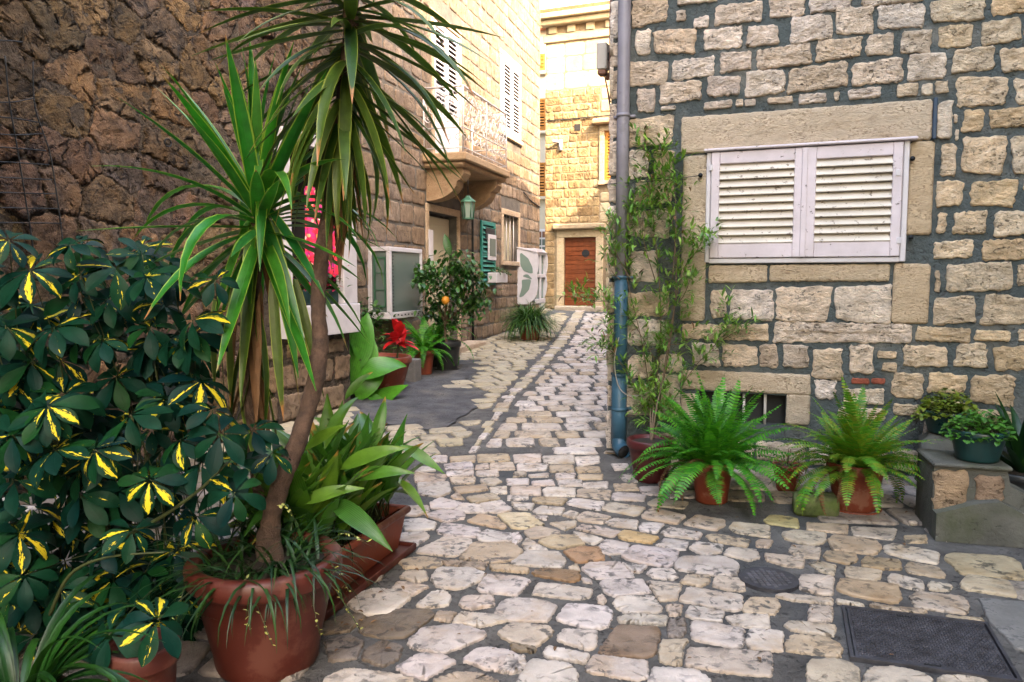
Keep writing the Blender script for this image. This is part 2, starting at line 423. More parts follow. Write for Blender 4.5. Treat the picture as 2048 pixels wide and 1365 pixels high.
m_left = stone_mat('tan_wall_block', [(0, (.30, .215, .145)), (.3, (.38, .29, .215)), (.6, (.27, .20, .15)), (1, (.34, .235, .14))], 6, .6, 1.0, 24, .7, (.12, .09, .07), 20, .9, (.24, .17, .11), .7, 2.4, (1, 1, .8), .03)
m_leftm = stone_mat('tan_wall_mortar', [(0, (.155, .14, .125)), (1, (.155, .14, .125))], 5, .4, .7, 26, .3, (.1, .09, .08), 20, .93, (.30, .24, .17), .6, 1.2)
m_end = stone_mat('cream_ashlar', [(0, (.62, .52, .34)), (.5, (.66, .57, .40)), (1, (.57, .47, .31))], 3, .22, .5, 30, .3, (.3, .2, .1), 20, .85, (.46, .33, .16), .5, 1.4)
m_endr = stone_mat('ochre_rubble', [(0, (.48, .35, .18)), (.4, (.55, .43, .25)), (.7, (.38, .26, .13)), (1, (.52, .38, .2))], 5, .5, .9, 14, .5, (.14, .09, .05), 12, .92, (.17, .11, .06), .7, 1.1, (1, 1, .6), .04)
m_endm = stone_mat('ochre_mortar', [(0, (.42, .32, .2)), (1, (.42, .32, .2))], 3, .4, .6, 20, .3, (.2, .14, .08), 16, .93, (.25, .17, .09), .6, 1.0)
m_render = stone_mat('pale_render', [(0, (.72, .66, .55)), (1, (.72, .66, .55))], 2, .1, .15, 40)
m_tile = stone_mat('roof_tile_clay', [(0, (.42, .17, .08)), (1, (.42, .17, .08))], 5, .4, .8, 9)
m_white = plain('white_paint', (.74, .71, .76), .5, var=.06, spec=.35)
m_peel = plain('peeling_white_paint', (.76, .68, .74), .55, var=.12, sc=6, wear=(.10, .075, .06), wears=.95, wlo=.618, wsc=19, bs=.2)
m_peel2 = plain('flaking_white_slat_paint', (.80, .73, .64), .55, var=.15, sc=6, wear=(.18, .13, .09), wears=.9, wlo=.585, wsc=24)
m_dim = plain('painted_dim_interior', (.03, .03, .032), .9, bs=0)  # near-black colour put in for the shade inside openings and behind slats
m_terra = plain('terracotta', (.24, .050, .022), .55, var=.25, sc=7, wear=(.40, .20, .13), wears=.55, wlo=.55, wsc=5, spec=.35)
m_terra2 = plain('plastic_terracotta', (.095, .017, .010), .5, var=.22, sc=5, wear=(.17, .06, .04), wears=.6, wlo=.53, wsc=5)
m_redpot = plain('dark_red_pot', (.09, .014, .016), .45, var=.15)
m_teal = plain('dark_teal_pot', (.012, .05, .052), .35, var=.2)
m_blackpot = plain('black_pot', (.022, .024, .025), .45, var=.2)
m_soil = plain('soil', (.035, .024, .016), .95, var=.5, sc=40, bs=.6)
m_bark = plain('yucca_bark', (.12, .075, .055), .9, var=.55, sc=26, bs=.9, wear=(.10, .06, .04), wears=.6, wlo=.5, wsc=30)
m_stem = plain('green_stem', (.045, .06, .016), .6, var=.3)
m_twig = plain('brown_twig', (.18, .12, .075), .85, var=.3, bs=.3)
m_wood = plain('varnished_wood', (.26, .072, .022), .42, var=.25, sc=9, spec=.4)
m_orange = plain('orange_wood', (.55, .22, .03), .5, var=.2)
m_tealp = plain('teal_paint', (.03, .27, .23), .55, var=.2, wear=(.03, .12, .11), wears=.6)
m_cream = plain('cream_door_paint', (.56, .50, .36), .5, var=.08)
m_iron = plain('white_painted_iron', (.70, .66, .66), .5, var=.12, wear=(.35, .25, .18), wears=.6, wlo=.6)
m_pipe = plain('grey_painted_pipe', (.30, .29, .35), .45, var=.12, sc=5, wear=(.20, .19, .22), wears=.5)
m_pipeb = plain('blue_painted_pipe', (.045, .13, .21), .45, var=.3, sc=5, wear=(.26, .29, .33), wears=.8, wlo=.62, wsc=5)
m_black = plain('black_iron', (.02, .022, .025), .55, .3, var=.3)
m_strap = plain('blue_black_strap', (.02, .05, .10), .5, .2, var=.3)
m_green = plain('green_metal', (.05, .17, .10), .45, .2, var=.2)
m_grate = plain('dark_cast_iron', (.085, .085, .10), .5, .5, var=.35, sc=20, bs=.2)
m_stud = plain('worn_iron_studs', (.16, .155, .175), .42, .6, var=.3, sc=20)
m_beige = plain('beige_metal_box', (.52, .48, .44), .5, var=.06)
m_brown = plain('brown_conduit', (.22, .10, .06), .6, var=.2)
m_wire = plain('dark_wire', (.03, .035, .04), .6, .2)
m_glass = glassmat('window_glass', (.10, .13, .12))
m_frost = glassmat('greenish_glass', (.16, .22, .19), .18)
m_orangef = plain('orange_fruit', (.75, .30, .02), .45, var=.08)
m_redf = leafmat('red_petal', [(0, (.75, .012, .012)), (1, (.65, .02, .03))], .5, trans=.3)
m_pinkf = leafmat('pink_petal', [(0, (.6, .02, .14)), (.5, (.7, .03, .05)), (1, (.55, .03, .3))], .5, trans=.3)
m_yelf = leafmat('pale_yellow_petal', [(0, (.6, .6, .12)), (1, (.5, .55, .2))], .5)
G = lambda *c: [(i/(len(c)-1), k) for i, k in enumerate(c)]
m_yuc = leafmat('yucca_leaf', G((.016, .17, .018), (.028, .25, .016), (.05, .22, .016), (.016, .18, .035)), .38, edge=(.26, .38, .04), tip=((.30, .14, .05), .93, .70))
m_yuco = leafmat('old_yucca_leaf', G((.05, .13, .016), (.09, .15, .016), (.035, .11, .016)), .42, edge=(.24, .28, .04), tip=((.33, .15, .05), .87, .45))
m_dead = leafmat('dead_yucca_leaf', G((.22, .11, .045), (.16, .08, .035), (.28, .15, .06)), .7, trans=.1)
m_sch = leafmat('variegated_umbrella_leaf', G((.002, .028, .022), (.004, .040, .018), (.0015, .023, .025), (.007, .054, .012), (.002, .030, .022)), .5, vari=(.56, .46, .02), trans=.10, spec=.10, vlim=.875)
m_asp = leafmat('aspidistra_leaf', G((.035, .16, .018), (.09, .25, .02), (.16, .30, .025), (.03, .13, .022), (.12, .28, .02)), .36, vein=(.10, .26, .03), tip=((.36, .2, .04), .86, .6))
m_fern = leafmat('fern_frond', G((.025, .22, .012), (.06, .35, .014), (.13, .43, .016), (.02, .17, .012)), .5, trans=.3)
m_fern2 = leafmat('yellowing_fern_frond', G((.06, .27, .012), (.13, .38, .016), (.30, .34, .02), (.05, .26, .014)), .5, trans=.3)
m_oliv = leafmat('narrow_shrub_leaf', G((.13, .32, .05), (.22, .45, .05), (.32, .5, .07), (.09, .26, .06)), .45)
m_citr = leafmat('citrus_leaf', G((.02, .10, .02), (.04, .15, .02), (.08, .18, .025)), .35)
m_cann = leafmat('canna_leaf', G((.05, .22, .015), (.10, .34, .02), (.06, .26, .02)), .36, vein=(.07, .28, .03))
m_grass = leafmat('grass_blade', G((.006, .045, .006), (.011, .07, .007), (.025, .10, .008)), .42)
m_grassd = leafmat('dark_lilyturf_blade', G((.005, .035, .012), (.012, .06, .012), (.035, .10, .015)), .4)
m_bush = leafmat('small_herb_leaf', G((.05, .17, .015), (.03, .12, .015), (.10, .22, .02)), .5)
m_lime2 = leafmat('lime_small_leaf', G((.16, .26, .015), (.24, .3, .02), (.12, .22, .02), (.28, .26, .03)), .5)
m_clov = leafmat('bright_small_leaf', G((.05, .22, .02), (.09, .28, .02), (.04, .17, .02)), .5)
def textile():
    m, nt, p, out = newmat('flowered_cloth'); pos, r, oc = rnd_of(nt)
    vo = nd(nt, 'ShaderNodeTexVoronoi', {'Vector': pos, 'Scale': 16.0}); n = noi(nt, pos, 12, 3)
    c = ramp(nt, n, [(.3, (.55, .01, .12)), (.48, (.75, .03, .05)), (.6, (.45, .02, .25)), (.75, (.7, .08, .02))])
    c = mixc(nt, step(nt, vo.outputs['Distance'], .34, .24), c, ramp(nt, vo.outputs['Color'], [(.2, (.75, .35, .03)), (.5, (.8, .7, .5)), (.8, (.8, .12, .2))]))
    nt.links.new(c, p.inputs['Base Color']); p.inputs['Roughness'].default_value = .9; return m
m_cloth = textile()
# ------------------------------------------------------------ frames of the place
G0 = ground(1215, 905)
A = V((.302, .953, 0)).normalized(); AX = V((.953, -.302, 0)).normalized()       # the alley's direction and the way across it
W1 = Wall((G0.x, G0.y, 0), (.934, -.358))                                         # facade of the house with the shutters
LG = ground(940, 688); W2 = Wall((LG.x, LG.y, 0), (.302, .953))                   # facade of the balcony house, u = 0 at its thin pipe
W0 = Wall((-1.74, 8.0, 0), (.407, .914))                                          # rough wall on the left, u = 0 at its corner
DG = ground(1158, 621); W3 = Wall((DG.x, DG.y, 0), (.934, -.358))                 # house at the end of the alley
def GP(x, y, d): return V((x, y, gz(x, y)+d))

# ------------------------------------------------------------ ground
def build_ground():
    xs = [-60, -30, -15]+[-9+.5*i for i in range(37)]+[12, 20, 40, 60]; ys = [-60, -30, -14]+[-8+.5*i for i in range(82)]+[36, 42, 50, 60]
    v = []; f = []
    for y in ys:
        for x in xs: v.append((x, y, gz(x, y)+.004*noise.noise(V((x*2, y*2, 0)))-.002))
    n = len(xs)
    for j in range(len(ys)-1):
        for i in range(n-1): f.append([j*n+i, j*n+i+1, j*n+n+i+1, j*n+n+i])
    return obj('pavement', v, f, m_gmort, kind='structure', origin=V((0, 0, 0)))
PAVE = build_ground()
B2 = [[1335,5,1505,0,1520,40,1340,45],[1170,20,1310,10,1310,45,1175,48],[1000,15,1140,10,1140,48,1010,45],[1135,60,1290,48,1300,90,1140,92],[1325,65,1390,58,1395,85,1320,90],[1410,55,1536,50,1550,90,1410,95],[955,75,1065,78,1070,100,960,105],[1150,105,1300,100,1295,130,1155,130],[1325,105,1445,98,1450,128,1330,130],[955,110,1140,125,1120,165,960,165],[1170,140,1310,138,1305,175,1180,175],[1350,150,1440,143,1470,165,1425,185,1355,175],[975,175,1150,170,1165,225,1100,255,985,240],[1190,200,1370,185,1385,215,1215,235],[1405,200,1500,195,1500,235,1420,240],[1170,255,1205,225,1245,270,1180,265],[1265,260,1420,238,1460,270,1310,295],[1050,290,1110,262,1235,295,1180,325,1055,325],[1350,300,1470,280,1530,330,1490,350,1385,350],[1200,330,1240,295,1340,305,1370,350,1230,350],[895,315,1030,315,1035,350,960,370,885,365],[1020,365,1110,338,1240,345,1250,385,1130,405],[1275,400,1345,362,1440,380,1495,435,1470,445,1290,410],[885,400,1000,390,1075,415,1060,450,900,460],[1090,470,1130,415,1340,450,1320,495,1200,495],[870,480,1000,465,1035,495,960,550,890,570,860,555],[1075,530,1130,500,1280,515,1290,550,1190,612,975,590,985,570],[1335,490,1380,458,1530,480,1530,525,1400,525,1345,515],[1235,625,1310,535,1536,540,1590,580,1545,635,1410,650],[860,640,1000,620,1115,640,1100,675,900,685],[1130,645,1190,640,1375,660,1360,690,1150,670],[1410,665,1536,670,1630,690,1620,712,1420,695],[1060,745,1105,685,1300,690,1365,720,1345,760,1210,810,1090,790],[1336,800,1400,725,1536,735,1640,760,1600,800,1560,845,1360,825],[870,740,900,705,1015,705,1025,750,960,770],[820,810,850,770,1030,795,935,850,840,830],[600,850,700,815,860,820,920,860,790,960,640,960,560,900],[965,905,1060,830,1130,825,1165,860,1150,905,1010,925],[1225,890,1260,855,1415,855,1420,910,1300,932,1235,915],[1435,960,1480,890,1536,870,1700,880,1790,910,1740,1000,1536,1000],[1070,990,1100,945,1200,955,1160,1005],[1190,1000,1240,955,1440,970,1500,1000,1350,1035,1200,1020],[925,1130,1010,1050,1220,1030,1370,1075,1340,1110,1240,1150,1120,1195,950,1160],[630,1010,810,940,1030,940,1060,970,900,1090,760,1100,640,1070],[660,1180,760,1125,870,1160,850,1230,760,1270,640,1230],[850,1280,980,1205,1100,1205,1190,1250,1010,1350,900,1320],[1250,1240,1330,1170,1400,1165,1536,1190,1600,1230,1536,1310,1400,1290],[430,1350,560,1290,800,1320,960,1360,960,1420,430,1420],[1080,1360,1200,1320,1340,1320,1440,1370,1400,1430,1100,1430],[1460,1080,1536,1020,1750,1040,1775,1070,1690,1150,1640,1160,1500,1110],[390,1030,560,960,650,975,560,1060,400,1080],[420,1130,560,1090,640,1130,600,1220,450,1240]]
B3 = [[15,5,170,0,165,45,20,48],[190,15,365,10,365,50,200,55],[380,20,520,12,520,50,400,70],[35,65,55,55,210,62,195,95,40,98],[230,70,360,68,365,105,235,105],[385,80,520,78,525,105,400,110],[600,60,690,60,700,85,620,95],[15,110,80,105,80,130,10,135],[105,125,215,115,210,135,110,138],[265,118,375,115,370,145,270,150],[400,125,540,122,535,150,405,150],[655,130,740,115,750,165,670,155],[-30,150,95,150,95,180,-20,185],[125,165,240,155,250,185,130,190],[280,160,410,155,420,190,285,190],[430,175,570,165,565,200,440,200],[615,180,740,175,755,215,625,215],[770,200,920,195,920,245,790,240],[0,200,165,195,165,245,0,240],[190,215,210,200,370,205,370,250,200,250],[400,215,420,210,585,220,575,270,395,250],[610,240,640,230,800,245,780,280,605,270],[930,225,1090,220,1100,260,950,260],[-20,250,95,245,90,270,-20,275],[125,270,170,260,325,270,290,305,140,290],[330,300,375,268,550,290,520,335],[545,320,600,292,790,320,740,368,560,335],[820,290,880,265,1050,290,1020,325,830,305],[0,290,130,300,110,335,20,325],[130,340,180,312,310,325,290,360,150,355],[305,365,350,340,400,355,370,385],[390,380,440,345,590,375,540,415,410,400],[785,370,840,325,1030,370,980,418,800,385],[565,410,620,388,750,400,740,445,600,430],[765,440,790,412,910,420,860,472,775,460],[900,475,950,440,1130,475,1110,510,930,490],[1040,420,1110,370,1270,400,1270,430,1220,455],[1310,440,1340,410,1536,430,1536,500,1350,470],[-80,365,0,355,90,355,185,425,60,445,0,440],[120,370,215,375,200,395,140,385],[235,415,380,400,380,430,320,455],[80,465,160,435,285,465,270,490,110,505],[0,480,40,475,60,510,20,540,0,535],[165,525,240,492,380,490,425,540,290,565,210,550],[375,470,425,480,545,512,480,540,400,510],[390,450,430,422,650,465,590,495],[640,490,680,460,870,500,830,535,660,510],[870,550,920,508,1055,530,1030,572,960,570],[1170,490,1230,482,1420,515,1400,555,1200,520],[1465,530,1490,515,1560,520,1540,560,1470,555],[60,545,90,508,210,575,90,575],[5,650,100,580,270,590,315,640,290,680,30,665],[315,585,420,560,520,565,550,630,400,650,360,630],[520,560,560,515,700,540,690,590,600,600,540,590],[660,610,740,552,985,580,980,640,920,675,720,640],[1070,565,1110,530,1260,545,1250,590,1150,605],[1275,600,1310,565,1460,575,1480,620,1420,640],[990,660,1030,620,1260,620,1350,660,1340,720,1200,725,1000,690],[660,655,810,670,770,710,720,705],[815,715,840,690,960,690,995,730,960,755,850,740],[340,680,390,660,405,700,350,700],[425,690,470,655,640,650,725,735,640,745,500,745],[130,710,180,690,390,705,400,750,350,765,150,730],[420,745,470,750,480,775,430,770],[530,770,560,758,770,755,820,830,620,850,560,830],[815,770,1010,785,985,870,890,880],[1015,770,1060,725,1180,730,1180,775,1130,792],[1205,790,1230,740,1390,750,1390,820,1290,815],[135,840,170,775,330,790,470,815,450,860,380,870,200,850],[510,860,540,845,565,870,550,900,520,890],[615,890,640,860,840,855,890,930,870,950,680,950,630,920],[1015,880,1070,805,1370,850,1370,930,1320,940],[925,915,960,905,1020,910,1005,965,950,970],[1045,965,1070,915,1265,945,1250,1005,1080,985],[1395,910,1430,865,1580,870,1600,910,1570,960,1400,950],[280,985,340,905,560,920,600,960,560,1040,460,1045,290,1000],[935,1060,945,1000,1030,990,1040,1060,1015,1100,940,1090],[640,990,700,965,920,975,910,1025,660,1010],[275,1100,320,1055,500,1065,500,1150,460,1175,290,1125],[535,1180,640,1035,870,1045,880,1080,850,1200,800,1215,560,1205],[1085,1020,1110,1010,1380,1050,1370,1150,1330,1160,1090,1110],[1290,980,1420,962,1536,970,1536,1045,1340,1030],[1405,1120,1440,1055,1536,1060,1620,1070,1610,1180,1430,1165],[885,1200,900,1120,1055,1120,1020,1170,1020,1240,1000,1270,890,1240],[195,1200,220,1160,450,1205,430,1255,210,1220],[0,1140,140,1165,130,1190,0,1180],[455,1290,500,1215,800,1245,800,1340,730,1355,470,1310],[1060,1270,1080,1170,1536,1195,1536,1330,1300,1310],[830,1370,860,1290,1090,1300,1170,1350,1170,1420,830,1420],[20,1400,120,1240,330,1265,380,1310,370,1420,30,1420],[-30,1212,70,1212,80,1280,40,1310,-60,1310]]
B4 = [[-20,400,20,365,170,385,175,440,0,415],[240,415,470,425,465,475,245,455],[510,440,760,450,740,510,520,490],[820,495,945,490,945,530,830,530],[90,475,160,460,340,480,330,530,250,545,110,510],[370,520,400,490,640,520,670,560,640,600,400,575],[700,560,760,540,1010,590,1005,655,900,640,720,595],[130,580,150,550,310,565,300,625,180,615],[340,610,360,585,520,600,530,640,480,660,350,630],[570,640,590,620,780,640,790,690,700,690,575,675],[830,680,850,652,1010,680,1055,720,1040,740,850,710],[-10,600,210,630,200,680,100,670,0,640],[255,660,300,645,400,670,390,720,320,705],[465,710,480,675,670,700,670,740,630,760,480,735],[725,745,740,720,920,760,930,810,880,815,740,770],[960,780,980,765,1100,790,1080,820,980,815],[190,760,210,730,385,740,380,840,300,840,200,810],[425,820,450,755,770,790,785,870,750,895,520,850],[860,860,910,830,1160,860,1190,900,1180,955,900,920],[55,855,90,840,375,870,370,900,150,880],[415,875,570,905,560,918,420,895],[620,910,640,905,940,945,900,960,700,935],[1075,970,1280,990,1285,1003,1100,990],[245,940,260,910,380,920,380,1000,250,1000],[105,1030,140,1005,390,1030,385,1090,150,1060],[110,1150,150,1090,330,1100,425,1140,425,1215,200,1190,120,1180],[245,1290,260,1245,400,1235,500,1265,535,1300,530,1420,250,1420],[590,1340,640,1280,760,1285,900,1310,970,1350,970,1420,590,1420],[1030,1350,1060,1330,1200,1330,1300,1360,1300,1420,1030,1420],[1070,620,1120,600,1450,620,1500,660,1530,750,1170,715],[1165,780,1200,730,1435,765,1485,855,1180,810],[1445,768,1700,790,1700,890,1492,858]]
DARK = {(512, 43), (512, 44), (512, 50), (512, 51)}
TR = []                                            # traced stones in ground coordinates
for off, L in ((512, B2), (1024, B3), (1536, B4)):
    for k, q in enumerate(L):
        TR.append(([tuple(ground(q[i]/3+off, q[i+1]/3+910).xy) for i in range(0, len(q), 2)], off, k))
BB = [(min(p[0] for p in q), max(p[0] for p in q), min(p[1] for p in q), max(p[1] for p in q)) for q, _, _ in TR]
def hits_traced(poly):
    cx = sum(p[0] for p in poly)/len(poly); cy = sum(p[1] for p in poly)/len(poly)
    smp = list(poly)+[(cx, cy)]+[((poly[i][0]+poly[i-1][0])/2, (poly[i][1]+poly[i-1][1])/2) for i in range(len(poly))]
    x0, x1, y0, y1 = min(p[0] for p in poly), max(p[0] for p in poly), min(p[1] for p in poly), max(p[1] for p in poly)
    for (a, b, c, d), (q, _, _) in zip(BB, TR):
        if x1 < a or x0 > b or y1 < c or y0 > d: continue
        if any(inpoly(x, y, q) for x, y in smp) or any(inpoly(x, y, poly) for x, y in q): return True
    return False
rg = random.Random(5)
BROWN = {(1024, 62): (.55, .42, .30), (1024, 52): (.62, .42, .26), (1024, 79): (.42, .34, .27), (1024, 85): (.42, .38, .30), (1024, 76): (.45, .43, .42), (512, 30): (.6, .52, .42), (1024, 46): (1.05, .88, .55), (1024, 38): (1.0, .92, .66), (512, 22): (.98, .88, .78), (1536, 0): (.75, .72, .38), (1536, 17): (.75, .62, .44), (1536, 29): (.72, .66, .46), (1536, 30): (.82, .76, .58), (1536, 31): (.55, .53, .48)}
for q, off, k in TR:
    mx_, my_ = sum(p[0] for p in q)/len(q), sum(p[1] for p in q)/len(q); q = [(mx_+(a-mx_)*1.11, my_+(b-my_)*1.11) for a, b in q]
    sz_ = min(max(p[0] for p in q)-min(p[0] for p in q), max(p[1] for p in q)-min(p[1] for p in q))
    v, f = stone_geo(q, .008+rg.uniform(0, .004), .006, .0022, rg.random(), GP, it=2, jit=.0045, mid=3, freq=16, sub=max(.018, sz_*.19))
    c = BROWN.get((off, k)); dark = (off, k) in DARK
    if c is None:
        g = rg.uniform(.86, 1.06); c = (g, g*rg.uniform(.96, 1), g*rg.uniform(.93, 1))
        if off == 1536 or (off == 1024 and k in (26, 27, 32, 36, 37)): c = (c[0]*.92, c[1]*.88, c[2]*.78)
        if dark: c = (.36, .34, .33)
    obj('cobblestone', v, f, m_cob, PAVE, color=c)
# asphalt patch in front of the balcony house
ASP = [tuple(ground(*p).xy) for p in [(700, 770), (790, 757), (850, 740), (880, 722), (955, 722), (962, 735), (925, 765), (895, 776), (945, 780), (968, 795), (962, 810), (930, 830), (895, 858), (850, 863), (800, 852), (700, 850)]]
bm = bmesh.new()
fc = bm.faces.new([bm.verts.new(GP(x, y, .0125)) for x, y in smooth_poly(ASP, .25, 1, .025, rg)])
if fc.normal.z < 0: fc.normal_flip()
bm.normal_update()
bmesh.ops.triangulate(bm, faces=bm.faces[:])
bm.normal_update()
vv = [v.co.copy() for v in bm.verts]; bm.verts.index_update(); ff = [[v.index for v in f.verts] if f.normal.z > 0 else [v.index for v in f.verts][::-1] for f in bm.faces]; bm.free()
obj('asphalt_patch', vv, ff, m_asph, kind='structure')
sl_q = [tuple(ground(x/3+1536, y/3+910).xy) for x, y in ((1262, 862), (1700, 905), (1720, 1180), (1500, 1180), (1318, 1000))]
TR.append((sl_q, 1536, 99)); BB.append((min(p[0] for p in sl_q), max(p[0] for p in sl_q), min(p[1] for p in sl_q), max(p[1] for p in sl_q)))
obj('paving_slab', *stone_geo(sl_q, .010, .012, .002, .3, GP, it=1, sub=.06, mid=3, freq=9), m_slab, PAVE)
# rows of pavers up the alley and the stones outside the picture
def interp(tab, y):
    if y <= tab[0][0]: return tab[0][1]
    for (a, b), (c, d) in zip(tab, tab[1:]):
        if y <= c: return b+(d-b)*(y-a)/(c-a)
    (a, b), (c, d) = tab[-2:]; return d+(d-b)*(y-c)/(c-a)
L1 = [(4.9, -.62), (5.6, -.47), (6.2, -.39), (8.5, -.14), (13, .57), (17.3, 1.22), (22, 1.9)]
l1 = lambda y: interp(L1, y)
l2 = lambda y: l1(y)+min(.34, .16+.022*(y-6))
xr = lambda y: G0.x+.317*(y-G0.y) if y > G0.y-.05 else 9
xl = lambda y: LG.x+.317*(y-LG.y) if y > 9 else -2.6
extra = []
def rows(O, e, span, nrow, rh, lw, keep, mat, seed, gap=.03, px=.012, clamp=None):
    rng = random.Random(seed); e = V((e[0], e[1])).normalized(); f = V((-e.y, e.x)); r = 0
    for _ in range(nrow):
        h = rng.uniform(*rh); s = span[0]+rng.uniform(-.2, .2); wob = rng.uniform(-.02, .02)
        while s < span[1]:
            L = rng.uniform(*lw); jt = lambda: rng.uniform(-px, px)
            q = [V(O)+e*(s+gap/2+jt())+f*(r+gap/2+jt()), V(O)+e*(s+L-gap/2+jt())+f*(r+gap/2+jt()), V(O)+e*(s+L-gap/2+jt())+f*(r+h-gap/2+jt()), V(O)+e*(s+gap/2+jt())+f*(r+h-gap/2+jt())]
            q = [(p.x, p.y) for p in q]; c = (sum(p[0] for p in q)/4, sum(p[1] for p in q)/4)
            if clamp:
                if not keep(*c): s += L; continue
                q = [clamp(*p) for p in q]
                if (max(p[0] for p in q)-min(p[0] for p in q)) > .07 and any(keep(*p) for p in q): extra.append((q, mat, rng.random()))
            elif keep(*c) and all(keep(*p) for p in q): extra.append((q, mat, rng.random()))
            s += L
        r += h
inasp = lambda x, y: inpoly(x, y, ASP)
rows((.3, 4.9), (1, .02), (-2, 7), 48, (.24, .36), (.20, .42), lambda x, y: l2(y)+.0 < x < xr(y)-.02 and y < DG.y+.3, m_cob, 11, .045, clamp=lambda x, y: (min(max(x, l2(y)+.015), xr(y)-.02), y))
rows((-.2, 4.6), (.302, .953), (0, 18), 1, (.01, .02), (.26, .42), lambda x, y: False, m_cob, 12)
s = 4.9
while s < 21:                                       # the single course between the two long joints
    L = rg.uniform(.15, .32); o1, o2 = rg.uniform(.015, .08), rg.uniform(.015, .08); a, b = l1(s)+o1, l2(s)-o2; a2, b2 = l1(s+L-.03)+o1, l2(s+L-.03)-o2
    extra.append(([(a, s), (b, s), (b2, s+L-.035), (a2, s+L-.035)], m_cob if rg.random() < .3 else m_cobyel, rg.random())); s += L
rows((-2.5, 3.2), (.94, .34), (-3, 9), 70, (.22, .31), (.24, .40), lambda x, y: xl(y)+.06 < x < l1(y)-.02 and y > 4.8, m_cobyel, 13, .035, clamp=lambda x, y: (min(max(x, xl(y)+.05), l1(y)-.015), y))
rows((-6, 17.6), (1, 0), (0, 9), 30, (.26, .36), (.3, .5), lambda x, y: (x < xl(y)-.1 and y > 18.6) or (y > DG.y+.5 and x < 1.9), m_cobyel, 14, .04)
infr = lambda x, y: y > 2.0 and -.30 < x/y < .70
rows((-5, -4.5), (1, -.12), (0, 10), 44, (.24, .36), (.26, .48), lambda x, y: y < 5.75 and (V((x, y, 0))-W1.O).dot(W1.N) > .03 and x < 3.4 and not (1.5 < x < 2.6 and y < 3.5), m_cob, 15, .04)
cand = []
for q, mat, sd_ in extra:
    if hits_traced(q) or inasp(sum(p[0] for p in q)/4, sum(p[1] for p in q)/4): continue
    c = (sum(p[0] for p in q)/4, sum(p[1] for p in q)/4)
    vis = c[1] > 2 and -.75 < c[0]/c[1] < .72
    cand.append((0 if vis else 1, c[1], q, mat, sd_))
cand.sort(key=lambda t: t[:2])
vis_ = lambda q: -.70 < q[0][0]/max(.1, q[0][1]) < .70 and q[0][1] > 2.2
n_single = 300-len(TR)-sum(1 for t in cand if t[1] < 5.7 and vis_(t[2]))
print('cobbles', len(TR), n_single)
rest = Acc(); resty = Acc()
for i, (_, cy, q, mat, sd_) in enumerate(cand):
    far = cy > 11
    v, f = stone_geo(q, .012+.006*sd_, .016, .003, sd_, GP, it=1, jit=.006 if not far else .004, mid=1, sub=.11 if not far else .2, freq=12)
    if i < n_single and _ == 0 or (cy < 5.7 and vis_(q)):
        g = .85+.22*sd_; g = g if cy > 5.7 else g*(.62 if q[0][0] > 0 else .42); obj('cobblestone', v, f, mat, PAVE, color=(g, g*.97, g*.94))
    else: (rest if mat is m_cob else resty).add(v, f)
rest.obj('worn_cobblestones', m_cob, PAVE, kind='stuff'); resty.obj('yellowed_cobblestones', m_cobyel, PAVE, kind='stuff')

# ------------------------------------------------------------ the house with the white shutters (right)
HR = thing('stone_house', 'pale stone house with slate grey mortar and white louvred shutters, right of the alley', 'house', W1.P(2, 0, 0))
R = lambda L, ox, oy: [(a/3+ox, b/3+ox, c/3+oy, d/3+oy) for a, b, c, d in L]
ST = R([(710,945,-10,150),(985,1045,65,130),(1085,1180,105,175),(1215,1500,25,140),(990,1225,-40,28),(745,830,185,330),(855,1105,170,325),(1145,1380,175,300),(1415,1590,150,275),(700,935,365,520),(960,1220,345,470),(1255,1440,315,425),(745,860,535,670),(890,1140,490,615),(1165,1360,460,590),(895,985,640,665),(1155,1320,610,655),(1345,1385,600,640),(1400,1460,595,638),(700,965,700,870),(700,820,905,1070),(850,970,900,1070),(735,970,1090,1230),(700,960,1260,1420)], 1024, 0)
ST += R([(0,210,-40,100),(245,505,-50,65),(555,930,-80,22),(975,1295,-20,140),(1350,1560,-40,92),(130,375,100,245),(400,635,55,210),(660,925,30,175),(1025,1235,155,285),(1280,1515,130,260),(1545,1750,110,250),(-66,255,285,402),(290,560,235,360),(590,755,205,335),(790,985,190,320),(1105,1365,300,430),(1405,1620,295,425),(-140,100,430,570),(125,475,395,540),(505,800,365,515),(830,1070,320,485),(0,150,585,622),(190,355,560,620),(395,430,550,605),(480,675,530,590),(780,900,510,575),(925,985,505,570),(1005,1080,490,565),(1130,1430,460,630),(1480,1760,450,640),(1015,1108,600,830),(1115,1138,690,740),(1170,1295,665,795),(1335,1600,650,770),(1122,1145,780,845),(1030,1125,870,1060),(1170,1425,820,1040),(1470,1720,800,1050),(1010,1170,1090,1235),(1225,1495,1080,1235),(1540,1760,1080,1230),(1015,1070,1280,1400),(1110,1310,1275,1395),(1360,1640,1265,1410)], 1536, 0)
ST += R([(995,1225,80,190),(1275,1560,80,190),(1005,1030,260,385),(1085,1455,215,390),(1500,1760,235,345),(1000,1245,420,580),(1290,1620,415,582),(45,375,360,560),(405,720,355,570),(40,850,578,690),(885,1215,605,685),(1240,1450,618,680),(1505,1720,620,690),(85,240,700,840),(275,450,720,905),(485,635,712,880),(660,770,742,782),(685,770,812,865),(820,1075,710,840),(1125,1310,705,840),(1355,1640,712,860),(285,410,910,1035),(460,700,968,1055),(750,925,872,1020),(960,1190,880,1000),(1220,1475,895,1060),(420,700,1088,1150),(750,920,1060,1130),(960,1190,1040,1130),(1230,1470,1100,1190)], 1536, 455)
BRK = R([(500,610,905,940),(622,700,905,940)], 1536, 455)
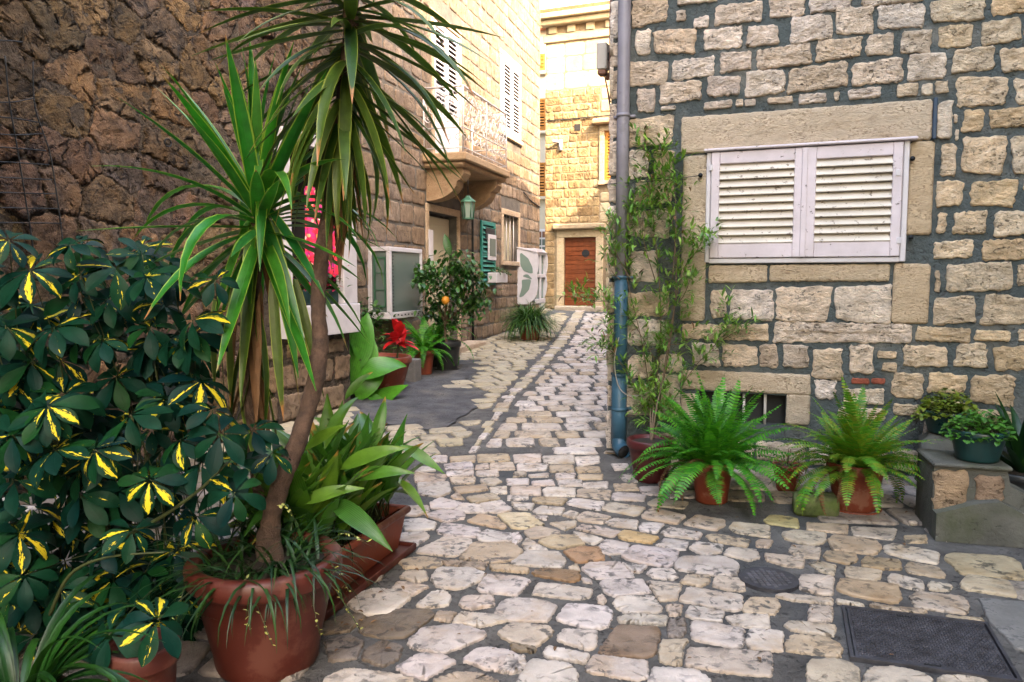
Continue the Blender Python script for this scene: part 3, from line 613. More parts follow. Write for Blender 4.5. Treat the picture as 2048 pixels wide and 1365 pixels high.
ST += R([(1185,1290,378,540),(1310,1555,365,550),(1020,1535,578,672),(1075,1245,700,832),(1265,1470,702,832),(1495,1590,705,840),(700,860,140,320),(690,940,385,530),(690,940,545,715),(690,850,762,910),(690,850,950,1130),(880,1000,880,1130),(880,1020,760,860)], 1024, 455)
LINT = [(1364, 1864, 217, 294)]; JAMB = [(1364, 1413, 312, 641), (1816, 1866, 284, 470), (1785, 1857, 528, 648)]; SILL = [(1416, 1535, 530, 566), (1540, 1779, 529, 563)]
CL = [(1360, 1622, 745, 784)]; CJ = [(1362, 1392, 787, 850), (1572, 1620, 788, 850)]
CELLAR = (1393, 1571, 787, 848)
hu0, hu1, hv0, hv1 = W1.rect(*CELLAR)
shell(HR, W1, 0, 4.6, 6.7, 12.6, [(hu0, hu1, max(.06, hv0), hv1)], m_mortar, m_tile, reveal=.16)
rs = random.Random(3)
taken = []
def wall_stone(W, rc, name, mat, parent, h, rough, color=None, jit=.009, bev=.02, corner=.012, px=True, sub=None, it=1, mid=3, freq=13):
    u0, u1, v0, v1 = W.rect(*rc) if px else rc
    if px and W is W1: u0, u1, v0, v1 = u0-.001, u1+.001, v0-.001, v1+.001
    j = min(corner, (u1-u0)*.08, (v1-v0)*.1)
    v, f = stone_geo(rpoly(u0, u1, v0, v1, j, rs), h, min(bev, (u1-u0)*.3, (v1-v0)*.3), rough, rs.random(), W.P, sub=sub or max(.03, min(.06, (v1-v0)*.3)), it=it, jit=min(jit, (v1-v0)*.05), mid=mid, freq=freq)
    return obj(name, v, f, mat, parent, color=color)
def tone(a, b, warm=0):
    g = rs.uniform(a, b); k = rs.uniform(0, 1); return (g, g*(1-.05*k-.06*warm), g*(1-.08*k-.22*warm))
for rc in ST:
    r = W1.rect(*rc); taken.append(r)
    cx, cy = (rc[0]+rc[1])/2, (rc[2]+rc[3])/2
    warm = max(0, min(1, (cx-1750)/200))*.9+max(0, min(1, (cy-420)/300))*.45*(cx > 1700)
    small = (r[1]-r[0])*(r[3]-r[2]) < .012
    wall_stone(W1, rc, 'stone', m_lime, HR, rs.uniform(.012, .020), .013 if not small else .006, tone(.85, 1.1, min(1, warm+rs.uniform(-.15, .25))), bev=.011 if not small else .006, corner=.020, it=1, mid=5, jit=.008, freq=21)
for rc in BRK: taken.append(W1.rect(*rc)); wall_stone(W1, rc, 'brick', m_lime, HR, .012, .005, (.50, .16, .11), bev=.008)
for rc in LINT+CL: taken.append(W1.rect(*rc)); wall_stone(W1, rc, 'lintel', m_dress, HR, .022, .003, (1, .97, .93), bev=.014, corner=.006, jit=.003)
for rc in JAMB+CJ: taken.append(W1.rect(*rc)); wall_stone(W1, rc, 'jamb_stone', m_dress, HR, .020, .002, (1, .92, .78) if rc[0] > 1700 else (.92, .9, .84), bev=.012, corner=.004, jit=.002)
for rc in SILL: taken.append(W1.rect(*rc)); wall_stone(W1, rc, 'sill_stone', m_dress, HR, .020, .003, (1, .95, .85), bev=.014, corner=.005, jit=.003)
# quoins left of the pipe, the stones below the plants and those outside the picture
vq = .05; k = 0
while vq < 6.4:
    h = rs.uniform(.2, .34)
    if vq < 3.6: wall_stone(W1, (-.012, rs.uniform(.09, .13), vq, vq+h-.035), 'corner_stone', m_lime, HR, .014, .005, tone(.85, 1.05), px=False, bev=.012, corner=.004)
    vq += h
SH = W1.rect(1416, 1812, 296, 524)
rest = Acc()
def fill(u0, u1, v0, v1, single):
    v = v0
    while v < v1:
        h = min(rs.uniform(.15, .24), v1-v+.05); u = u0+rs.uniform(-.1, .05)
        while u < u1:
            L = rs.uniform(.16, .42); r = (u+.015, u+L-.015, v+.014, v+h-.014)
            if not any(r[0] < t[1]+.012 and r[1] > t[0]-.012 and r[2] < t[3]+.012 and r[3] > t[2]-.012 for t in taken) and r[0] > u0:
                if single: wall_stone(W1, r, 'stone', m_lime, HR, .016, .008, tone(.75, .98, .3), px=False)
                else:
                    q = stone_geo(rpoly(*r, .012, rs), .016, .02, .007, rs.random(), W1.P, sub=.1, mid=1); rest.add(*q)
            u += L
        v += h
taken.append(SH); taken.append(W1.rect(*CELLAR))
fill(.14, 2.65, .03, .46, True); fill(2.62, 4.5, .03, 6.5, False); fill(.14, 2.7, 3.34, 6.5, False)
rest.obj('upper_stones', m_lime, HR, kind='stuff')
# side of this house along the alley: plain courses
WS = Wall(W1.P(0, 0, 0)+A*12.6, (-.302, -.953)); WS.O.z = 0
rest = Acc(); v0 = .03
while v0 < 6.3:
    h = rs.uniform(.2, .32); u = rs.uniform(0, .2)
    while u < 12.3:
        L = rs.uniform(.25, .5); rest.add(*stone_geo(rpoly(u+.015, u+L-.015, v0+.015, v0+h-.015, .01, rs), .012, .02, .006, rs.random(), WS.P, sub=.14, mid=1)); u += L
    v0 += h
rest.obj('side_stones', m_lime, HR, kind='stuff')
# shutters: a frame, two leaves with rails and slats
u0, u1, v0, v1 = SH
fr = Acc()
for q in ((u0-.012, u0+.02, v0, v1), (u1-.03, u1+.006, v0-.005, v1+.01), (u0+.02, u1-.03, v0-.008, v0+.028)): fr.add(*wbox(W1, *q, .0, .040, .005))
fr.obj('window_frame', m_white, HR, smooth=False)
obj('drip_ledge', *wbox(W1, u0-.03, u1+.05, v1+.004, v1+.024, .0, .075, .006), m_peel, HR, smooth=False)
obj('shutter_backing', *wbox(W1, u0+.015, u1-.03, v0+.03, v1+.003, -.01, .014, 0), m_dim, HR, smooth=False)
um = W1.uv(1607, 410)[0]
def leaf_shutter(a, b, stile_l, stile_r):
    st = Acc(); lo, hi = v0+.032, v1-.004; rt, rb = .085, .105
    st.add(*wbox(W1, a, a+stile_l, lo, hi, .018, .056, .005)); st.add(*wbox(W1, b-stile_r, b, lo, hi, .018, .056, .005))
    st.add(*wbox(W1, a+stile_l, b-stile_r, hi-rt, hi, .020, .053, .004)); st.add(*wbox(W1, a+stile_l, b-stile_r, lo, lo+rb, .020, .053, .004))
    sh = st.obj('shutter', m_peel, HR, smooth=False)
    n = 10; H = hi-rt-lo-rb
    for i in range(n):
        vc = lo+rb+H*(i+.5)/n; c = W1.P((a+stile_l+b-stile_r)/2, vc, .036)
        az = (V((0, 0, 1))*cos(.62)-W1.N*sin(.62)); ay = (W1.N*cos(.62)+V((0, 0, 1))*sin(.62))
        q = cbox(c, W1.U, az, ay, (b-stile_r-a-stile_l)/2+.002, H/n*.58, .0055, .002)
        obj('slat', *q, m_peel2, sh, smooth=False)
    return sh
leaf_shutter(u0+.024, um-.003, .062, .065); leaf_shutter(um+.003, u1-.034, .075, .062)
obj('cover_strip', *wbox(W1, um-.018, um+.020, v0+.033, v1-.006, .0565, .066, .004), m_peel, HR, smooth=False)
for px, py in ((1794, 348), (1796, 482), (1424, 338), (1422, 492)):
    c = W1.uv(px, py); obj('hinge', *wbox(W1, c[0]-.014, c[0]+.014, c[1]-.022, c[1]+.022, .055, .064, .003), m_white, HR, smooth=False)
# cellar window with two bars
obj('cellar_pane', *wbox(W1, hu0, hu1, max(.06, hv0), hv1, -.15, -.12, 0), m_dim, HR, smooth=False)
for px in (1487, 1530, 1443):
    u = W1.uv(px, 800)[0]; obj('window_bar', *tube([W1.P(u, hv1+.01, -.05), W1.P(u, max(.06, hv0), -.05)], .011, 8), m_iron, HR)
# blue-black strap, shutter pegs
obj('iron_strap', *wbox(W1, *[W1.rect(1864, 1873, 197, 280)[i] for i in (0, 1, 2, 3)], .02, .034, .004), m_strap, HR, smooth=False)
for px, py in ((1403, 353), (1823, 320), (1820, 476)):
    u, v = W1.uv(px, py); obj('shutter_peg', *tube([W1.P(u, v, .0), W1.P(u, v, .05), W1.P(u, v, .06)], lambda t: .011 if t < .9 else .017, 8), m_black, HR)

# ------------------------------------------------------------ rough old house on the left
HL = thing('rubble_house', 'old house wall of rough brown rubble with dark stains, filling the left side', 'house', W0.P(-3, 0, 0))
DW = (W0.uv(556, 600)[0], W0.uv(700, 600)[0])
dz0, dz1 = W0.uv(690, 606)[1], W0.uv(690, 292)[1]
shell(HL, W0, -13, 0, 6.6, 5.0, [(DW[0]+.1, DW[1]-.08, dz0, dz1)], m_rubm, m_tile, reveal=.35)
def voronoi(W, u0, u1, v0, v1, nu, nv, seed):
    rng = random.Random(seed); P = []
    for i in range(-1, nu+1):
        for j in range(-1, nv+1):
            du, dv = (u1-u0)/nu, (v1-v0)/nv
            P.append((u0+du*(i+.5+(.5 if j % 2 else 0)+rng.uniform(-.48, .48)), v0+dv*(j+.5+rng.uniform(-.48, .48))))
    out = []
    for (a, b) in P:
        if not (u0 < a < u1 and v0 < b < v1): continue
        poly = [(a-1.2, b-1), (a+1.2, b-1), (a+1.2, b+1), (a-1.2, b+1)]
        for (c, d) in P:
            if (c, d) == (a, b) or abs(c-a) > 2 or abs(d-b) > 1.6: continue
            mx, my, nx, ny = (a+c)/2, (b+d)/2, c-a, (d-b)*1.25; new = []
            for i in range(len(poly)):
                p, q = poly[i-1], poly[i]; sp = (p[0]-mx)*nx+(p[1]-my)*ny; sq = (q[0]-mx)*nx+(q[1]-my)*ny
                if (sp < 0) != (sq < 0): t = sp/(sp-sq); new.append((p[0]+(q[0]-p[0])*t, p[1]+(q[1]-p[1])*t))
                if sq < 0: new.append(q)
            poly = new
            if len(poly) < 3: break
        if len(poly) >= 3: out.append(poly)
    return out
def shrink(poly, g):
    cx = sum(p[0] for p in poly)/len(poly); cy = sum(p[1] for p in poly)/len(poly)
    hu = (max(p[0] for p in poly)-min(p[0] for p in poly))/2; hv = (max(p[1] for p in poly)-min(p[1] for p in poly))/2
    return [(cx+(a-cx)*max(.3, 1-g/hu), cy+(b-cy)*max(.3, 1-g/hv)) for a, b in poly]
DWX = (DW[0]-.02, DW[1]+.2, dz0-.34, dz1+.12)
rest = Acc()
for poly in voronoi(W0, -6.6, -.02, 0, 4.4, 19, 17, 8):
    c = (sum(p[0] for p in poly)/len(poly), sum(p[1] for p in poly)/len(poly))
    poly = [(min(a, -.005), max(b, .02)) for a, b in poly]
    if any(DWX[0] < a < DWX[1] and DWX[2] < b < DWX[3] for a, b in poly+[c]) or (c[0] > -1.45 and c[1] < dz0): continue
    v, f = stone_geo(shrink(poly, rs.uniform(-.004, .020)), rs.uniform(.002, .026), .022, .016, rs.random(), W0.P, sub=.05, it=1, jit=.016, mid=7, freq=7.5, back=-.005)
    g = rs.uniform(.68, 1.4); obj('rubble_stone', v, f, m_rub, HL, color=(g, g*rs.uniform(.9, 1.08), g*rs.uniform(.85, 1.2)))
for poly in voronoi(W0, -13, -6.6, 0, 4.4, 15, 14, 9)+voronoi(W0, -13, 0, 4.4, 6.5, 28, 7, 10):
    rest.add(*stone_geo(shrink([(min(a, -.005), max(b, .02)) for a, b in poly], .02), .04, .06, .03, rs.random(), W0.P, sub=.16, mid=2, freq=5))
rest.obj('upper_rubble', m_rub, HL, kind='stuff')
# squared tan stones under the white window and beside it
vv_ = .03
while vv_ < dz0-.36:
    h = rs.uniform(.24, .34); u = -1.45
    h = min(h, dz0-.34-vv_)
    while u < -.05:
        L = min(rs.uniform(.3, .55), -.01-u); 
        if L > .12: wall_stone(W0, (u+.03, u+L-.03, vv_+.03, vv_+h-.03) if u+L < -.03 else (u+.03, -.012, vv_+.03, vv_+h-.03), 'squared_stone', m_left, HL, .02, .012, tone(.9, 1.15, .4), px=False)
        u += L
    vv_ += h
# white window case: jambs, head, sill panel
wd = Acc(); u0, u1 = DW
parts = [('window_board', (u1-.235, u1, dz0-.005, dz1, 0, .10)), ('window_board', (u0, u0+.10, dz0-.005, dz1, 0, .10)), ('window_head', (u0+.1, u1-.235, dz1-.12, dz1, 0, .095)), ('window_panel', (u0-.01, u1+.004, dz0-.31, dz0-.007, 0, .13))]
for nm, q in parts: obj(nm, *wbox(W0, *q, .006), m_white, HL, smooth=False)
obj('window_back', *wbox(W0, u0+.1, u1-.08, dz0, dz1, -.34, -.32, 0), m_dim, HL, smooth=False)

# ------------------------------------------------------------ house with the balcony
HB = thing('balcony_house', 'tall tan stone house with a scrolled white balcony, left side of the alley', 'house', W2.P(0, .2, 0))
gl = lambda u: gz(*(W2.P(u, 0).xy))
uw = lambda px, py=500: W2.uv(px, py)[0]
def rc2(x0, x1, y0, y1): return W2.rect(x0, x1, y0, y1)
UE = uw(1079); US = -6.2
DOOR = (uw(857), uw(914), gl(uw(885))+.14, W2.uv(885, 428)[1])
BDOOR = (uw(870), uw(919), 3.37, W2.uv(895, 58)[1])
BARW = (uw(1006), uw(1036), W2.uv(1020, 523)[1], W2.uv(1020, 432)[1])
UWIN = (uw(1003), uw(1038), W2.uv(1020, 272)[1], W2.uv(1020, 125)[1])
TSH = (uw(958), uw(986), W2.uv(972, 571)[1], W2.uv(972, 444)[1])
shell(HB, W2, US, UE, 10.5, 6.0, [DOOR, BDOOR, BARW, UWIN], m_leftm, m_tile, reveal=.22)
def ashlar(W, parent, u0, u1, v0, v1, rh, lw, avoid, mat, name, single, h=.012, rough=.006, gap=.012, base=None, warm=.3, sub=.12, restname='upper_blocks'):
    rest = Acc(); v = v0; n = 0
    while v < v1-.05:
        hh = min(rs.uniform(*rh), v1-v); u = u0; 
        segs = [(u0, u1)]
        for a in avoid:
            if v < a[3] and v+hh > a[2]:
                new = []
                for s0, s1 in segs:
                    if a[1] <= s0 or a[0] >= s1: new.append((s0, s1))
                    else:
                        if a[0]-s0 > .06: new.append((s0, a[0]))
                        if s1-a[1] > .06: new.append((a[1], s1))
                segs = new
        for s0, s1 in segs:
            u = s0
            while u < s1-.03:
                L = rs.uniform(*lw)
                if s1-(u+L) < .14: L = s1-u
                vb = v+gap; 
                if base: vb = max(vb, base(u)+.01)
                if v+hh-gap-vb > .05:
                    jt = gap*.5
                    q = stone_geo(rpoly(u+gap*rs.uniform(.5, 1.6), u+L-gap*rs.uniform(.5, 1.6), vb+gap*rs.uniform(-.4, .5), v+hh-gap*rs.uniform(.6, 1.5), jt*1.3, rs), h*rs.uniform(.5, 1.5), .018, rough, rs.random(), W.P, sub=sub, it=2, jit=.006, mid=2, freq=9)
                    if single(u+L/2, v+hh/2) and n < 300: obj(name, *q, mat, parent, color=tone(.75, 1.12, rs.uniform(0, warm))); n += 1
                    else: rest.add(*q)
                u += L
        v += hh
    if rest.v: rest.obj(restname, mat, parent, kind='stuff')
av = [tuple(q) for q in (DOOR, BDOOR, BARW, UWIN)]
grow = lambda q, s, t=None: (q[0]-s, q[1]+s, q[2]-s, q[3]+(t or s))
av2 = [grow(DOOR, .14, .2), grow(BDOOR, .12), grow(BARW, .12), grow(UWIN, .10)]
ashlar(W2, HB, US, UE, -.05, 10.4, (.24, .36), (.26, .58), av2, m_left, 'wall_block', lambda u, v: v < 4.2 and u > -2.9, base=gl, gap=.016)
def surround(W, parent, q, t, d, mat, names=('lintel', 'jamb', 'sill'), sill=True, col=None):
    obj(names[0], *wbox(W, q[0]-t, q[1]+t, q[3], q[3]+t, -.02, d, .008), mat, parent, smooth=False, color=col)
    for a, b in ((q[0]-t, q[0]), (q[1], q[1]+t)): obj(names[1], *wbox(W, a, b, q[2], q[3]-.002, -.02, d, .008), mat, parent, smooth=False, color=col)
    if sill: obj(names[2], *wbox(W, q[0]-t-.02, q[1]+t+.02, q[2]-t*.8, q[2]-.002, -.02, d+.04, .008), mat, parent, smooth=False, color=col)
for q, sl_ in ((DOOR, False), (BDOOR, False), (BARW, True), (UWIN, True)): surround(W2, HB, q, .115, .022, m_dress, sill=sl_, col=(.9, .82, .72))
# ground-floor door: cream leaf with panel, white notice at its left
d = obj('door', *wbox(W2, DOOR[0]+.06, DOOR[1]-.04, DOOR[2], DOOR[3]-.05, -.20, -.13, .01), m_cream, HB, smooth=False)
for a, b, c_, e in ((DOOR[0]+.16, DOOR[1]-.14, DOOR[2]+1.0, DOOR[3]-.18), (DOOR[0]+.16, DOOR[1]-.14, DOOR[2]+.15, DOOR[2]+.88)):
    obj('door_panel', *wbox(W2, a, b, c_, e, -.13, -.112, .015), m_cream, d, smooth=False)
obj('notice_board', *wbox(W2, DOOR[0]-.05, DOOR[0]+.12, DOOR[2]+1.05, DOOR[2]+1.9, .022, .034, .003), m_white, HB, smooth=False)
obj('doorstep', *wbox(W2, DOOR[0]-.15, DOOR[1]+.55, gl(0)-.2, DOOR[2]-.02, -.1, .36, .02), m_dress, HB, smooth=False, color=(.9, .85, .8))
obj('threshold', *wbox(W2, DOOR[0]-.02, DOOR[1]+.02, DOOR[2]-.15, DOOR[2]+.03, -.18, .06, .01), m_dress, HB, smooth=False, color=(.85, .8, .72))
def louvre(W, parent, q, d0, nslat, mat, slatmat, rails=1, name='shutter', solid=0.0):
    a, b, c, e = q; t = min(.075, (b-a)*.16); fr = Acc()
    fr.add(*wbox(W, a, a+t, c, e, d0, d0+.04, .004)); fr.add(*wbox(W, b-t, b, c, e, d0, d0+.04, .004))
    zs = [c]+[c+(e-c)*(k+1)/(rails+1) for k in range(rails)]+[e-t]
    fr.add(*wbox(W, a+t, b-t, c, c+t, d0+.002, d0+.038, .004)); fr.add(*wbox(W, a+t, b-t, e-t, e, d0+.002, d0+.038, .004))
    for z in zs[1:-1]: fr.add(*wbox(W, a+t, b-t, z-t/2, z+t/2, d0+.002, d0+.038, .004))
    if solid: fr.add(*wbox(W, a+t, b-t, c+t, c+(e-c)*solid, d0+.008, d0+.03, .004))
    sh = fr.obj(name, mat, parent, smooth=False)
    obj('backing', *wbox(W, a+t*.5, b-t*.5, c+t*.5, e-t*.5, d0-.012, d0+.001, 0), m_dim, sh, smooth=False)
    lo = c+(e-c)*solid if solid else c+t
    H = e-t-lo
    for i in range(nslat):
        vc = lo+H*(i+.5)/nslat
        az = (V((0, 0, 1))*cos(.7)-W.N*sin(.7)); ay = (W.N*cos(.7)+V((0, 0, 1))*sin(.7))
        obj('slat', *cbox(W.P((a+b)/2, vc, d0+.02), W.U, az, ay, (b-a)/2-t+.002, H/nslat*.46, .005), slatmat, sh, smooth=False)
    return sh
m_ = (BDOOR[0]+BDOOR[1])/2
for a, b in ((BDOOR[0]+.01, m_-.004), (m_+.004, BDOOR[1]-.01)): louvre(W2, HB, (a, b, BDOOR[2]+.01, BDOOR[3]-.02), -.03, 16, m_white, m_white, 1, 'balcony_door', .38)
m_ = (UWIN[0]+UWIN[1])/2
for a, b in ((UWIN[0]+.01, m_-.004), (m_+.004, UWIN[1]-.01)): louvre(W2, HB, (a, b, UWIN[2]+.01, UWIN[3]-.02), .0, 18, m_white, m_white, 1, 'shutter')
# barred window
obj('window_pane', *wbox(W2, BARW[0], BARW[1], BARW[2], BARW[3], -.2, -.17, 0), m_glass, HB, smooth=False)
obj('pale_curtain', *wbox(W2, BARW[0]+.5, BARW[1], BARW[2]+.02, BARW[3]-.02, -.165, -.15, 0), m_cream, HB, smooth=False)
for i in range(4):
    u = BARW[0]+(BARW[1]-BARW[0])*(i+.6)/4.2; obj('window_bar', *tube([W2.P(u, BARW[2], -.06), W2.P(u, BARW[3], -.06)], .014, 6), m_iron, HB)
# teal shutter folded against the wall, with a small framed pane in it
ts = louvre(W2, HB, TSH, .02, 12, m_tealp, m_tealp, 1, 'teal_shutter')
q = rc2(969, 985, 470, 521); obj('small_frame', *wbox(W2, *q, .062, .085, .006), m_white, ts, smooth=False)
obj('small_pane', *wbox(W2, q[0]+.07, q[1]-.06, q[2]+.08, q[3]-.08, .085, .092, 0), m_glass, ts, smooth=False)
obj('dark_vent', *wbox(W2, TSH[0]+.2, TSH[1]-.08, TSH[3]-.36, TSH[3]-.12, .062, .07, 0), m_dim, ts, smooth=False)
# thin dark drainpipe by the door
u = uw(941, 640); obj('thin_drainpipe', *tube([W2.P(u, gl(u), .05), W2.P(u, 2.0, .05), W2.P(u, 3.2, .05)], .022, 8), m_black, HB)
# balcony: slab, two curved brackets, white railing with scrolls
b0, b1, bd, bz = uw(845), uw(845)+2.25, .74, 3.36
slab = obj('balcony_slab', *wbox(W2, b0, b1, bz-.13, bz, .0, bd, .02), m_dress, HB, smooth=False, color=(.80, .66, .50))
obj('slab_moulding', *wbox(W2, b0+.05, b1-.05, bz-.215, bz-.132, .0, bd-.06, .025), m_dress, HB, smooth=False, color=(.75, .6, .45))
for uc in (b0+.32, b1-.32):
    pr = [(0, bz-.217), (bd-.12, bz-.217), (bd-.10, bz-.30), (bd-.16, bz-.40)]+[(max(0, (bd-.22)*cos(t*pi/2/6)), bz-.42-.30*sin(t*pi/2/6)) for t in range(0, 7)]
    obj('bracket', *prism(pr, lambda a, b_, d_: W2.P(uc+d_, b_, a), -.15, .15), m_dress, HB, smooth=False, color=(.70, .56, .42))
def spiral(c, ax, ay, r, turns, a0, n=22, dirn=1, r_end=.15):
    return [c+ax*(cos(a0+dirn*2*pi*turns*t/n)*r*(1-(1-r_end)*t/n))+ay*(sin(a0+dirn*2*pi*turns*t/n)*r*(1-(1-r_end)*t/n)) for t in range(n+1)]
Z = V((0, 0, 1)); rz = bz+1.0
railpts = [W2.P(b0+.05, rz, .02), W2.P(b0+.05, rz, bd-.06), W2.P(b1-.05, rz, bd-.06), W2.P(b1-.05, rz, .02)]
for nm, dz, r in (('top_rail', 0, .018), ('lower_rail', -.62, .012), ('bottom_rail', -.93, .010)):
    a = Acc()
    for i in range(3): a.add(*tube([railpts[i]+Z*dz, railpts[i+1]+Z*dz], r, 6))
    a.obj(nm, m_iron, HB)
for p in railpts+[(railpts[1]+railpts[2])/2]: obj('railing_post', *tube([p, p-Z*1.0], .013, 6), m_iron, HB)
def rail_panel(p, q, n):
    ax = (q-p).normalized(); L = (q-p).length; w_ = L/n
    for i in range(n):
        c = p+ax*(w_*(i+.5))
        for s_ in (-1, 1):
            a = Acc()
            a.add(*tube(spiral(c+ax*s_*w_*.25-Z*.18, ax*s_, Z, w_*.20, 1.4, -.5), .0075, 5)); a.add(*tube(spiral(c+ax*s_*w_*.25-Z*.47, ax*s_, -Z, w_*.2, 1.4, -.5), .0075, 5))
            a.add(*tube([c+ax*s_*w_*.45-Z*.23, c+ax*s_*w_*.32-Z*.33, c+ax*s_*w_*.45-Z*.43], .0075, 5)); a.obj('scroll', m_iron, HB)
            obj('small_scroll', *tube(spiral(c+ax*s_*w_*.25-Z*.77, ax*s_, Z, w_*.19, 1.3, 0), .0065, 5), m_iron, HB)
        a = Acc(); a.add(*tube(spiral(c-Z*.33, ax, Z, .07, 1, 0, 14, 1, 1), .007, 5)); a.add(*tube([c, c-Z*.25], .007, 5)); a.add(*tube([c-Z*.4, c-Z*.62], .007, 5)); a.obj('ring_bar', m_iron, HB)
rail_panel(railpts[0], railpts[1], 2); rail_panel(railpts[1], railpts[2], 6); rail_panel(railpts[3], railpts[2], 2)

# ------------------------------------------------------------ house closing the alley
HE = thing('gable_house', 'cream and ochre stone house with a brown plank door closing the end of the alley', 'house', DG)
uE = lambda px, py=500: W3.uv(px, py)[0]
E0 = uE(1090)
gE = lambda u: gz(*(W3.P(u, 0).xy))
EDOOR = (uE(1128), uE(1192), W3.uv(1160, 612)[1], W3.uv(1160, 475)[1])
EWIN = (uE(1207), uE(1207)+.9, W3.uv(1212, 362)[1], W3.uv(1212, 262)[1])
EH = W3.uv(1150, 26)[1]
shell(HE, W3, E0, 5.5, EH, 7, [EDOOR, EWIN], m_endm, m_tile, reveal=.2)
bz1 = W3.uv(1150, 178)[1]
ave = [grow(EDOOR, .27, .38), grow(EWIN, .16, .3)]
ashlar(W3, HE, E0, 5.4, bz1, EH-.75, (.34, .46), (.42, .75), ave, m_end, 'ashlar_block', lambda u, v: u < 1.1, h=.006, gap=.005, rough=.002, warm=.15, sub=.2)
ashlar(W3, HE, E0, .55, .55, bz1, (.16, .26), (.2, .45), ave, m_endr, 'rubble_block', lambda u, v: u < 1.1, h=.012, rough=.012, gap=.009, base=gE, warm=.4, restname='lower_rubble')
ashlar(W3, HE, .56, 5.4, .55, bz1, (.25, .34), (.32, .55), ave, m_end, 'quoin_block', lambda u, v: u < 1.1, h=.02, rough=.006, gap=.01, base=gE, warm=.3, restname='right_blocks')
for k, (a, b, dd) in enumerate(((EH-.72, EH-.5, .05), (EH-.30, EH-.15, .20), (EH-.148, EH-.002, .30))): obj('cornice', *wbox(W3, E0-.05-dd*.3, 5.4, a, b, -.02, dd, .02), m_end, HE, smooth=False)
for i in range(14): u = E0+.1+i*.52; obj('dentil', *wbox(W3, u, u+.22, EH-.497, EH-.303, -.02, .07, .012), m_end, HE, smooth=False)
surround(W3, HE, EDOOR, .20, .04, m_dress, ('door_lintel', 'door_jamb', 'sill'), False, (1.05, 1, .82))
obj('door_hood', *wbox(W3, EDOOR[0]-.28, EDOOR[1]+.30, EDOOR[3]+.21, EDOOR[3]+.36, -.02, .20, .03), m_dress, HE, smooth=False, color=(.7, .66, .55))
obj('doorstep', *wbox(W3, EDOOR[0]-.22, EDOOR[1]+.22, EDOOR[2]-.35, EDOOR[2]-.004, -.15, .16, .02), m_dress, HE, smooth=False)
dl = obj('door', *wbox(W3, EDOOR[0]+.01, EDOOR[1]-.01, EDOOR[2], EDOOR[3], -.12, -.085, 0), m_wood, HE, smooth=False)
np_ = 15
for i in range(np_):
    h = (EDOOR[3]-EDOOR[2])/np_; z = EDOOR[2]+h*i
    obj('plank', *wbox(W3, EDOOR[0]+.012, EDOOR[1]-.012, z+.004, z+h-.004, -.085, -.066, .006), m_wood, dl, smooth=False, color=tone(.85, 1.12))
dc = W3.uv(1170, 507)
obj('door_porthole', *lathe((0, 0, 0), [(.105, 0), (.105, .02)], 24), m_dim, dl, smooth=False); ph = bpy.context.scene.objects['door_porthole']
ph.matrix_basis = Matrix.Translation(W3.P(dc[0], dc[1], -.0655)-WL[dl.name]) @ Matrix((W3.U, V((0, 0, 1)), W3.N)).transposed().to_4x4()
obj('window_hood', *wbox(W3, EWIN[0]-.3, EWIN[1]+.3, EWIN[3]+.16, EWIN[3]+.30, -.02, .24, .03), m_dress, HE, smooth=False, color=(.8, .7, .55))
surround(W3, HE, EWIN, .13, .05, m_dress, col=(1, .92, .75))
louvre(W3, HE, (EWIN[0]+.01, (EWIN[0]+EWIN[1])/2, EWIN[2]+.01, EWIN[3]-.01), -.06, 14, m_orange, m_orange, 1, 'wooden_shutter')
louvre(W3, HE, ((EWIN[0]+EWIN[1])/2+.005, EWIN[1]-.01, EWIN[2]+.01, EWIN[3]-.01), -.06, 14, m_orange, m_orange, 1, 'wooden_shutter')
# dark block painted as the shade of a putlog hole and a small white lamp bracket
q = W3.rect(1150, 1161, 249, 262); obj('painted_putlog_hole', *wbox(W3, *q, .015, .034, 0), m_dim, HE, smooth=False)
u, v = W3.uv(1122, 285); a = Acc(); a.add(*tube([W3.P(u, v, 0), W3.P(u-.1, v+.02, .12), W3.P(u-.18, v-.0, .16)], .04, 7)); a.add(*tube([W3.P(u, v+.06, .03), W3.P(u, v-.22, .04)], .05, 7)); a.obj('white_insulator', m_white, HE)

# ------------------------------------------------------------ pale house in the gap, and two unseen houses added to shade the square
WF = Wall(at(1060, 700, 26.5), (.98, -.2)); WF.O.z = 0
HF = thing('rendered_house', 'pale rendered house with orange shutters seen in the narrow gap left of the end house', 'house', WF.P(0, .95, 0))
def rcF(x0, x1, y0, y1): return WF.rect(x0, x1, y0, y1)
wins = [rcF(1076, 1090, 198, 262), rcF(1076, 1090, 326, 393)]; low = rcF(1076, 1092, 462, 508); top = rcF(1081, 1088, 108, 143)
shell(HF, WF, -3, 4, WF.uv(1084, 62)[1], 6, [], m_render, m_tile)
for q in wins+[top]:
    p = louvre(WF, HF, (q[0]-.2, q[1]+.05, q[2], q[3]), .02, 10, m_orange, m_orange, 1, 'orange_shutter')
    obj('window_sill', *wbox(WF, q[0]-.3, q[1]+.15, q[2]-.12, q[2]-.02, 0, .14, .02), m_render, HF, smooth=False)
q = low; fr = obj('window_frame', *wbox(WF, q[0]-.1, q[1]+.1, q[2]-.05, q[3]+.05, 0, .05, .01), m_white, HF, smooth=False)
for i in range(3):
    for j in range(2):
        a = q[0]+(q[1]-q[0])*j/2; z = q[2]+(q[3]-q[2])*i/3; obj('pane', *wbox(WF, a+.015, a+(q[1]-q[0])/2-.015, z+.03, z+(q[3]-q[2])/3-.03, .05, .056, 0), m_brown if i == 2 else m_glass, fr, smooth=False)
WN = Wall((3.62, 4.75, 0), (-.08, -1))  # unseen house added to keep the sun off the square
HN = thing('added_shade_house', 'tall unseen stone house added on the right of the square to shade it', 'house', WN.P(4, 0, 0))
